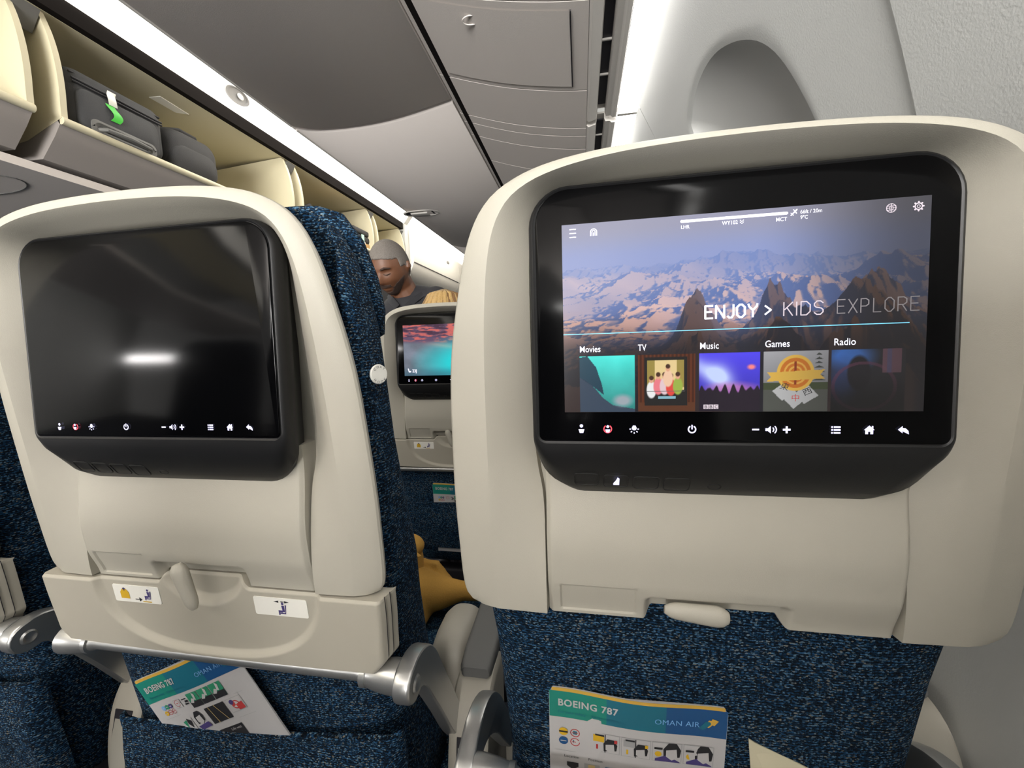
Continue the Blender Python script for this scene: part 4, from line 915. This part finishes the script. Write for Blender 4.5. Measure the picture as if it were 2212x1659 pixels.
        rc(.012, .0935, .150, .0938, 9); head(.066, .074, 1.0, ban=8); pl([(.056, .086), (.076, .083), (.078, .090), (.060, .092)], 8); rc(.034, .070, .052, .090, 0, .0006); pl([(.036, .074), (.043, .072), (.040, .084)], 11); pl([(.044, .070), (.051, .075), (.048, .085), (.043, .078)], 5); rc(.082, .100, .120, .118, 5); T('Life vest', .005, .10, .106, 0)
    o = single(mb, 'safety_card', [paperM, tealM, midM, deepM, goldM, inkM, yelM, redM, purM, greyM, midM, greenM, tanM, lblueM], label, 'safety card', 'safety cards in the seat pockets', smooth=False)
    return o
safety_card(XK, 0, 0, (-.147, -.352, .3735), -.8, 'upright safety card with oxygen mask pictures below the lit-screen seat')
safety_card(XJ, 0, 0, (-.143, -.409, .370), 27, 'tilted safety card leaning in the pocket below the dark-screen seat', 1)
safety_card(XJ + .03, .78, -.03, (-.078, -.400, .372), 0, 'distant safety card in the pocket below the teal picture screen', 1)
safety_card(XH, 0, 0, (-.030, -.405, .372), -12, 'safety card at the extreme lower left edge, in the pocket of the aisle seat', 1)
mb = MB(); mb.slab(12, 12, lambda u, v: (.158 + .068 * u - .005 * v * (1 - u), .372 + .004 * math.sin(u * 3) + .006 * v, -.47 + (.084 - .034 * u ** .8) * v), lambda p: (p[0], p[1] + .0012, p[2]))
single(mb, 'folded_paper', creamM, 'cream folded paper poking up at the bottom edge, right of the upright safety card', 'paper')

# ---------------------------------------------------------------- luggage in the open bins
t = thing('suitcase', (-1.8, 1.29, .712), 'dark grey cloth suitcase with a white and green tag in the open bin', 'suitcase')
def soft(x0, x1, y0, y1, z0, z1, r, rings=((0, .80), (.012, .93), (.03, .985), (.06, 1)), mb=None, mi=0):
    mb = mb or MB(); cy, cz = (y0 + y1) / 2, (z0 + z1) / 2; R = []
    for dx, s_ in list(rings): R.append([(x1 - dx, cy + (a - cy) * s_, cz + (b - cz) * s_) for a, b in rrect(y0, y1, z0, z1, r, 6)])
    for dx, s_ in list(rings)[::-1]: R.append([(x0 + dx, cy + (a - cy) * s_, cz + (b - cz) * s_) for a, b in rrect(y0, y1, z0, z1, r, 6)])
    return mb.loft(R, True, (True, True), mi)
part(soft(-2.03, -1.618, 1.115, 1.435, .757, .948, .035), 'case_body', bag2M, t, ang=60)
part(soft(-1.66, -1.604, 1.14, 1.40, .755, .885, .03, ((0, .9), (.006, .97), (.014, 1))), 'front_pocket', bag2M, t, ang=60)
mb = MB()
for z, x in ((.925, -1.625), (.905, -1.6165), (.895, -1.616)): mb.tube([(x, 1.135, z), (x + .002, 1.27, z), (x, 1.42, z)], .0035, 6)
part(mb, 'zip', inkM, t, label='black zip lines')
mb = MB(); mb.loft([[(-1.600 - h, 1.27 + a, .772 + b) for a, b in rrect(-.105 + s_, .105 - s_, -.022 + s_, .024 - s_, .018, 5)] for s_, h in ((0, .006), (0, 0), (.008, -.002), (.016, .004))], True, (False, False)); part(mb, 'handle_recess', padM, t, label='grey plastic handle surround')
mb = MB(); mb.tube([(-1.607, 1.185, .765), (-1.585, 1.20, .768), (-1.578, 1.27, .769), (-1.585, 1.34, .768), (-1.607, 1.355, .765)], [.007, .007, .0095, .007, .007], 10); part(mb, 'carry_handle', padM, t)
mb = MB(); mb.slab(6, 12, lambda u, v: (-1.602 + .006 * math.sin(v * 5), 1.228 + .026 * u - .006 * math.sin(v * 4), .868 + .05 * v), lambda p: (p[0] - .0008, p[1], p[2])); tg = part(mb, 'luggage_tag', whiteM, t, label='white tag half')
mb = MB(); mb.slab(6, 12, lambda u, v: (-1.600 + .006 * math.sin(v * 4), 1.226 + .028 * u + .008 * math.sin(v * 5), .815 + .055 * v), lambda p: (p[0] - .0008, p[1], p[2])); part(mb, 'tag_strip', tagM, tg, label='bright green strip')
t = thing('backpack', (-1.8, 1.565, .712), 'soft black backpack beside the suitcase in the open bin', 'backpack')
part(soft(-2.0, -1.615, 1.440, 1.685, .757, .930, .06, ((0, .66), (.014, .84), (.04, .95), (.08, 1))), 'bag_body', bagM, t, ang=60)
part(soft(-1.72, -1.606, 1.455, 1.665, .745, .865, .05, ((0, .8), (.012, .93), (.03, 1))), 'front_pocket', bagM, t, ang=60)
mb = MB(); mb.tube([(-1.7, 1.46, .915), (-1.66, 1.53, .938), (-1.66, 1.60, .936), (-1.7, 1.66, .905)], .008, 8); part(mb, 'strap', bagM, t)
def bin3(px, py, x=-1.64):
    r = ray(px, py); k = x / r[0]; return Vector((x, k, r[2] * k))
zf = .7475
mb = MB(); mb.box((-1.79, 2.82, zf + .027), (.32, .52, .052), bev=.004); single(mb, 'cardboard_box', cardM, 'brown cardboard box under the black bag in the far open bin', 'box')
t = thing('laptop_bag', (-1.78, 2.84, zf + .054), 'flat black bag with a mint tag in the far open bin', 'bag')
mb = MB(); mb.box((-1.78, 2.84, zf + .082), (.30, .46, .054), bev=.02); part(mb, 'bag_body', bagM, t)
mb = MB(); mb.box((-1.627, 2.915, zf + .083), (.003, .035, .05)); tg = part(mb, 'mint_tag', mintM, t, label='mint tag')
mb = MB(); mb.box((-1.627, 2.93, zf + .045), (.003, .03, .026)); part(mb, 'tag_strip', whiteM, tg, label='white strip')
mb = MB(); mb.box((-1.71, 2.91, zf + .131), (.16, .22, .042), bev=.014); single(mb, 'camera_case', bagM, 'small black case lying on top of the black bag in the far open bin', 'case')
t = thing('straw_hat', (-1.74, 2.68, zf + .112), 'tan straw hat on the black bag in the far open bin', 'hat')
mb = MB(); mb.sphere((-1.72, 2.70, zf + .150), (.075, .085, .040), 24, 12); part(mb, 'crown', strawM, t, ang=60)
mb = MB(); mb.loft([[(-1.72 + r * math.cos(a), 2.70 + r * math.sin(a), zf + .118 + h) for a in np.linspace(0, 6.283, 29)[:-1]] for r, h in ((.07, .01), (.096, .0), (.098, -.004), (.07, .003))], True); part(mb, 'brim', strawM, t)
p = bin3(690, 450, -1.7); mb = MB(); mb.sphere((-1.74, 2.39, zf + .07), (.085, .13, .068), 20, 10); mb.tube([(-1.70, 2.30, zf + .10), (-1.68, 2.38, zf + .155), (-1.70, 2.48, zf + .10)], .016, 8); single(mb, 'rolled_jacket', bagM, 'crumpled black jacket at the near end of the far open bin', 'jacket', ang=60)

# ---------------------------------------------------------------- mustard jacket on the middle seat
def remesh(mb, name, mat, parent, vox=.006, sm=6, label=None):
    me = mb.mesh('tmp', mat, OFFS[root(parent).name]); o = bpy.data.objects.new('tmp', me); COL.objects.link(o)
    m = o.modifiers.new('r', 'REMESH'); m.mode = 'VOXEL'; m.voxel_size = vox; m.use_smooth_shade = True
    k = o.modifiers.new('s', 'SMOOTH'); k.iterations = sm; k.factor = .5
    dg = bpy.context.evaluated_depsgraph_get(); n = bpy.data.meshes.new_from_object(o.evaluated_get(dg)); n.name = name
    n.materials.clear(); n.materials.append(mat); n.polygons.foreach_set('use_smooth', [True] * len(n.polygons))
    bpy.data.objects.remove(o); bpy.data.meshes.remove(me); r = link(name, n, parent)
    if label: r['label'] = label
    return r
t = thing('mustard_jacket', (-.36, .84, -.64), 'mustard yellow jacket bundled on the seat cushion, seen through the gap', 'jacket')
mb = MB(); mb.tube([(-.50, .80, -.575), (-.43, .815, -.565), (-.375, .83, -.573), (-.33, .845, -.582), (-.285, .855, -.580), (-.23, .86, -.583)], [.05, .062, .052, .036, .022, .020], 16)
mb.prism([(-.46, -.515), (-.352, -.522), (-.30, -.590), (-.46, -.61)], 'y', .865, .885); mb.box((-.43, .84, -.60), (.16, .14, .07), bev=.02); remesh(mb, 'sleeve_and_body', mustM, t, .005, 8)
mb = MB(); mb.tube([(-.43, .85, -.56), (-.425, .85, -.50), (-.42, .85, -.468)], [.05, .046, .036], 16); mb.sphere((-.425, .85, -.475), (.052, .045, .026)); f = remesh(mb, 'collar', mustM, t, .005, 6)
mb = MB(); mb.loft([[(-.44, .81, -.445), (-.40, .805, -.455), (-.367, .803, -.472), (-.395, .803, -.485), (-.44, .803, -.478)], [(-.44, .817, -.440), (-.40, .812, -.450), (-.362, .808, -.471), (-.395, .81, -.484), (-.44, .81, -.478)]], True, (True, True)); fl = part(mb, 'buttoned_flap', mustM, t)
mb = MB(); mb.sphere((-.404, .803, -.4665), (.004, .003, .004)); mb.sphere((-.392, .8025, -.4705), (.004, .003, .004)); part(mb, 'snap_buttons', inkM, fl, label='dark snap buttons')

# ---------------------------------------------------------------- people
def head_grid(nu=112, nv=80):
    out = []
    for j in range(nv + 1):
        a = math.pi * (j / nv - .5); a = max(-1.5, min(1.5, a)); row = []
        for i in range(nu):
            th = 2 * math.pi * i / nu; x = .074 * math.cos(a) * math.cos(th); y = .096 * math.cos(a) * math.sin(th); z = .114 * math.sin(a)
            n0 = Vector((x / .074, y / .096, z / .114))
            k = 1 - .30 * ss(-.015, -.105, z); x *= k
            if y > 0:
                y *= 1 - .10 * ss(-.02, -.11, z)
                for cx, cz, sx, sz, am in ((0, -.012, .011, .020, .020), (0, -.026, .015, .011, .014), (-.032, .030, .024, .010, .007), (.032, .030, .024, .010, .007), (-.031, .012, .015, .010, -.011), (.031, .012, .015, .010, -.011), (-.031, .010, .011, .006, .006), (.031, .010, .011, .006, .006), (-.042, -.022, .02, .018, .005), (.042, -.022, .02, .018, .005), (0, -.055, .022, .0055, .008), (0, -.068, .020, .006, .008), (0, -.0615, .022, .003, -.005), (0, -.094, .022, .016, .010)):
                    y += am * math.exp(-((x - cx) / sx) ** 2 - ((z - cz) / sz) ** 2)
            else: y *= 1.06
            row.append((Vector((x, y, z)), n0))
        out.append(row)
    return out
HG = head_grid()
class Head:
    def __init__(s, c, f, up=(0, 0, 1), sc=1.0):
        s.c = Vector(c); F = Vector(f).normalized(); X_ = F.cross(Vector(up)).normalized(); U = X_.cross(F); s.m = Matrix((X_, F, U)).transposed() * sc
    def w(s, p): return tuple(s.c + s.m @ Vector(p))
    def skin(s, mb):
        mb.loft([[s.w(p) for p, n in r] for r in HG], True, (True, True))
        for e in (-1, 1):
            for k in range(3): mb.tube([s.w((e * .070, -.016, -.02)), s.w((e * .080, -.012 - .004 * k, .0)), s.w((e * .079, -.02, .022))], [.006, .011, .008], 8)
    def patch(s, mb, cond, grow, inn=-.004):
        nu = len(HG[0]); keep = set()
        for j in range(len(HG) - 1):
            for i in range(nu):
                c = sum((HG[a][b % nu][0] for a, b in ((j, i), (j, i + 1), (j + 1, i + 1), (j + 1, i))), Vector()) / 4
                if cond(c): keep.add((j, i))
        V, F = [], []; idx = {}
        def vid(j, i, g):
            k = (j, i % nu, g)
            if k not in idx:
                p, n = HG[j][i % nu]; idx[k] = len(V); V.append(s.w(p + n * g))
            return idx[k]
        for j, i in keep:
            q = [(j, i), (j, i + 1), (j + 1, i + 1), (j + 1, i)]
            F.append([vid(a, b, grow) for a, b in q]); F.append([vid(a, b, inn) for a, b in q][::-1])
            for (a, b), nb in (((0, 1), (j - 1, i)), ((1, 2), (j, (i + 1) % nu)), ((2, 3), (j + 1, i)), ((3, 0), (j, (i - 1) % nu))):
                if nb not in keep: F.append([vid(*q[b], grow), vid(*q[a], grow), vid(*q[a], inn), vid(*q[b], inn)])
        mb.add(V, F); return mb
def hand(mb, wrist, d, palm, r=.0085):
    """palm and five bent fingers reaching along d, palm facing 'palm'"""
    wv = Vector(wrist); d = Vector(d).normalized(); n = Vector(palm); n = (n - d * n.dot(d)).normalized(); sd = d.cross(n)
    for k in range(4): mb.tube([wv, wv + d * .045 + sd * (.022 * (k - 1.5) * .8), wv + d * .09 + sd * (.02 * (k - 1.5))], [.02, .014, .0105], 8)
    for k, l in enumerate((.066, .075, .07, .055)):
        b = wv + d * .088 + sd * (.02 * (k - 1.5)); mb.tube([b, b + d * l * .45 + n * .008, b + d * l * .75 + n * .024, b + d * l * .85 + n * .04], [r * 1.05, r, r * .95, r * .75], 8)
    b = wv + d * .03 - sd * .03; mb.tube([b, b + d * .03 - sd * .022 + n * .01, b + d * .058 - sd * .026 + n * .022], [.012, .010, .008], 8)
def torso(mb, sp, g=0., lat=(1, 0, 0)):
    R = []
    for i, (c, rx, ry) in enumerate(sp):
        c = Vector(c); tt = (Vector(sp[min(i + 1, len(sp) - 1)][0]) - Vector(sp[max(i - 1, 0)][0])).normalized(); a = Vector(lat); a = (a - tt * a.dot(tt)).normalized(); b = tt.cross(a)
        R.append([tuple(c + a * (rx + g) * math.copysign(abs(math.cos(q)) ** .85, math.cos(q)) + b * (ry + g) * math.sin(q)) for q in np.linspace(0, 2 * math.pi, 25)[:-1]])
    mb.loft(R, True, (True, True))
# the man bending over the row ahead
t = thing('person', (-.76, 1.80, -1.0), 'grey-haired man in a black shirt bending down with his eyes lowered', 'person')
hd = Head((-.748, 1.535, .312), (-.10, -.86, -.50), (.04, 0, 1), .93)
SPN = [((-.745, 1.86, -.24), .15, .11), ((-.745, 1.83, -.14), .155, .115), ((-.738, 1.77, -.03), .17, .12), ((-.728, 1.715, .06), .185, .12), ((-.716, 1.675, .135), .170, .105), ((-.714, 1.66, .185), .125, .09), ((-.712, 1.65, .22), .075, .066)]
LT = (1, -.22, .12)
shL, shR = (-.605, 1.655, .185), (-.868, 1.71, .115); elL, elR = (-.555, 1.52, -.06), (-.90, 1.52, -.12); wrL, wrR = (-.66, 1.38, -.20), (-.84, 1.36, -.22)
def limbs(mb, g=0, legs=True, arms=1.0):
    if arms >= 1: mb.tube([shL, elL, wrL], [.052 + g, .040 + g, .027 + g], 12); mb.tube([shR, elR, wrR], [.052 + g, .040 + g, .027 + g], 12)
    else:
        for s_, e_ in ((shL, elL), (shR, elR)): mb.sphere(s_, .055 + g); mb.tube([s_, tuple(Vector(s_).lerp(Vector(e_), arms * .6)), tuple(Vector(s_).lerp(Vector(e_), arms))], [.054 + g, .048 + g, .048 + g], 14)
    if legs:
        for s_ in (-1, 1): mb.tube([(-.745 + s_ * .08, 1.85, -.24), (-.745 + s_ * .10, 1.75, -.58), (-.745 + s_ * .10, 1.81, -.93)], [.088 + g, .060 + g, .040 + g], 14)
mb = MB(); hd.skin(mb); torso(mb, SPN, 0, LT); limbs(mb)
mb.tube([hd.w((0, -.02, -.05)), hd.w((0, -.04, -.10)), (-.712, 1.655, .17), (-.715, 1.67, .12)], [.058, .056, .062, .08], 14)
hand(mb, wrL, (-.35, -.5, -.5), (-.5, .2, -.3)); hand(mb, wrR, (.1, -.6, -.5), (.6, .2, -.3))
for s_ in (-1, 1): mb.tube([(-.745 + s_ * .10, 1.83, -.95), (-.745 + s_ * .11, 1.72, -.975), (-.745 + s_ * .115, 1.60, -.98)], [.04, .034, .02], 10)
body = remesh(mb, 'body', skinM, t, .0038, 2, 'brown skin')
mb = MB(); hd.patch(mb, lambda c: (c.y > .0 and c.z > .062 - .012 * ss(.02, .07, abs(c.x))) or (-.03 < c.y <= .0 and c.z > .005) or (c.y <= -.03 and c.z > -.055) or (0 <= c.y < .03 and abs(c.x) > .06 and c.z > .012), .0055); remesh(mb, 'hair', hairM, t, .004, 8, 'short grey hair')
mb = MB(); hd.patch(mb, lambda c: c.y > .015 and ((c.z < -.070) or (-.057 < c.z < -.040 and abs(c.x) < .030) or (abs(c.x) > .026 and c.z < -.062 + (abs(c.x) - .026) * .9)) and not (abs(c.x) < .020 and -.078 < c.z < -.056), .0018); remesh(mb, 'beard', beardM, t, .003, 8, 'dark stubble beard and moustache')
mb = MB()
for e in (-1, 1):
    mb.tube([hd.w((e * .014, .097, .027)), hd.w((e * .032, .096, .034)), hd.w((e * .050, .078, .027))], [.0035, .0042, .002], 6); mb.tube([hd.w((e * .018, .0905, .006)), hd.w((e * .031, .0905, .003)), hd.w((e * .044, .080, .006))], [.0015, .0022, .0015], 6)
part(mb, 'eyebrows', beardM, t, label='dark eyebrows and lashes')
mb = MB(); torso(mb, SPN, .014, LT); limbs(mb, .010, False, .78); mb.tube([shL, (-.72, 1.66, .19), shR], [.058, .085, .058], 16); sh = remesh(mb, 'shirt', shirtM, t, .008, 5, 'black short-sleeved shirt')
mb = MB()
for s_ in (-1, 1):
    c = Vector((-.716, 1.640, .215)); mb.loft([[tuple(c + Vector((s_ * a, b - .004 * k, z - .004 * k))) for a, b, z in ((.075, .03, .025), (.072, -.03, .012), (.045, -.068, -.012), (.012, -.085, -.045), (.03, -.086, -.06), (.065, -.072, -.03), (.088, -.03, .0), (.088, .03, .008))] for k in (0, 1)], True, (True, True))
part(mb, 'collar', shirtM, sh)
mb = MB(); limbs(mb, .012, True, .0); mb2 = MB(); torso(mb2, SPN[:2], .018, LT)
for s_ in (-1, 1): mb2.tube([(-.745 + s_ * .08, 1.85, -.24), (-.745 + s_ * .10, 1.75, -.58), (-.745 + s_ * .10, 1.81, -.92)], [.10, .074, .058], 14)
remesh(mb2, 'trousers', trouserM, t, .008, 4, 'dark trousers')
mb = MB()
for s_ in (-1, 1): mb.tube([(-.745 + s_ * .10, 1.85, -.955), (-.745 + s_ * .11, 1.72, -.962), (-.745 + s_ * .115, 1.585, -.972)], [.045, .042, .026], 12)
part(mb, 'shoes', inkM, t, label='black shoes')
# the seated blond passenger
t = thing('person', (-.455, 1.45, -1.0), 'seated blond passenger, only the crown of the head above the seat', 'person')
hd = Head((-.455, 1.335, .052), (0.1, 1, -.05))
mb = MB(); hd.skin(mb); sp = [((-.455, 1.42, -.62), .16, .11), ((-.455, 1.40, -.48), .155, .11), ((-.455, 1.37, -.32), .165, .105), ((-.455, 1.35, -.20), .165, .095), ((-.455, 1.34, -.13), .11, .07)]; torso(mb, sp)
mb.tube([(-.455, 1.33, .0), (-.455, 1.335, -.15)], [.05, .058], 12)
for s_ in (-1, 1):
    x = -.455 + s_ * .16; mb.tube([(x, 1.35, -.19), (x + s_ * .03, 1.42, -.45), (-.455 + s_ * .09, 1.64, -.50)], [.045, .036, .025], 12); hand(mb, (-.455 + s_ * .09, 1.64, -.50), (-s_ * .3, 1, -.1), (0, -.2, -1))
    mb.tube([(-.455 + s_ * .09, 1.44, -.585), (-.455 + s_ * .1, 1.80, -.565), (-.455 + s_ * .1, 1.76, -.95)], [.08, .058, .04], 12); mb.tube([(-.455 + s_ * .1, 1.74, -.96), (-.455 + s_ * .11, 1.92, -.975)], [.038, .022], 10)
remesh(mb, 'body', pskinM, t, .006, 3, 'fair skin')
mb = MB(); torso(mb, sp, .014)
for s_ in (-1, 1): x = -.455 + s_ * .16; mb.sphere((x, 1.35, -.19), .06); mb.tube([(x, 1.35, -.19), (x + s_ * .03, 1.42, -.45)], [.058, .05], 12)
remesh(mb, 'top', darkfabM, t, .01, 4, 'dark top')
mb = MB()
for s_ in (-1, 1): mb.tube([(-.455 + s_ * .09, 1.44, -.585), (-.455 + s_ * .1, 1.80, -.565), (-.455 + s_ * .1, 1.76, -.93)], [.094, .072, .055], 12)
remesh(mb, 'trousers', trouserM, t, .01, 3)
mb = MB(); hd.patch(mb, lambda c: (c.y < .01) or c.z > .06, .014); hb = remesh(mb, 'hair', blondM, t, .005, 4, 'blond shoulder-length hair')
mb = MB()
for k in range(46):
    a = math.radians(-200 + 220 * k / 45); h = 1.0; dx, dy_ = .088 * math.cos(a), .112 * math.sin(a) * (1 if math.sin(a) < 0 else .3)
    mi_ = k % 3 == 0; mb.tube([hd.w((dx * .12, dy_ * .12 - .01, .131)), hd.w((dx * .62, dy_ * .62, .108 + .004 * math.sin(k * 2.3))), hd.w((dx * 1.02, dy_ * 1.02, .04)), hd.w((dx * 1.08, dy_ * 1.05, -.06)), hd.w((dx * (1.05 + .08 * math.sin(k)), dy_ * 1.02, -.15 - .02 * math.cos(k * 1.7)))], [.004, .0085, .010, .0095, .004], 6, int(mi_))
part(mb, 'hair_strands', [blondM, brownM], hb, ang=180)
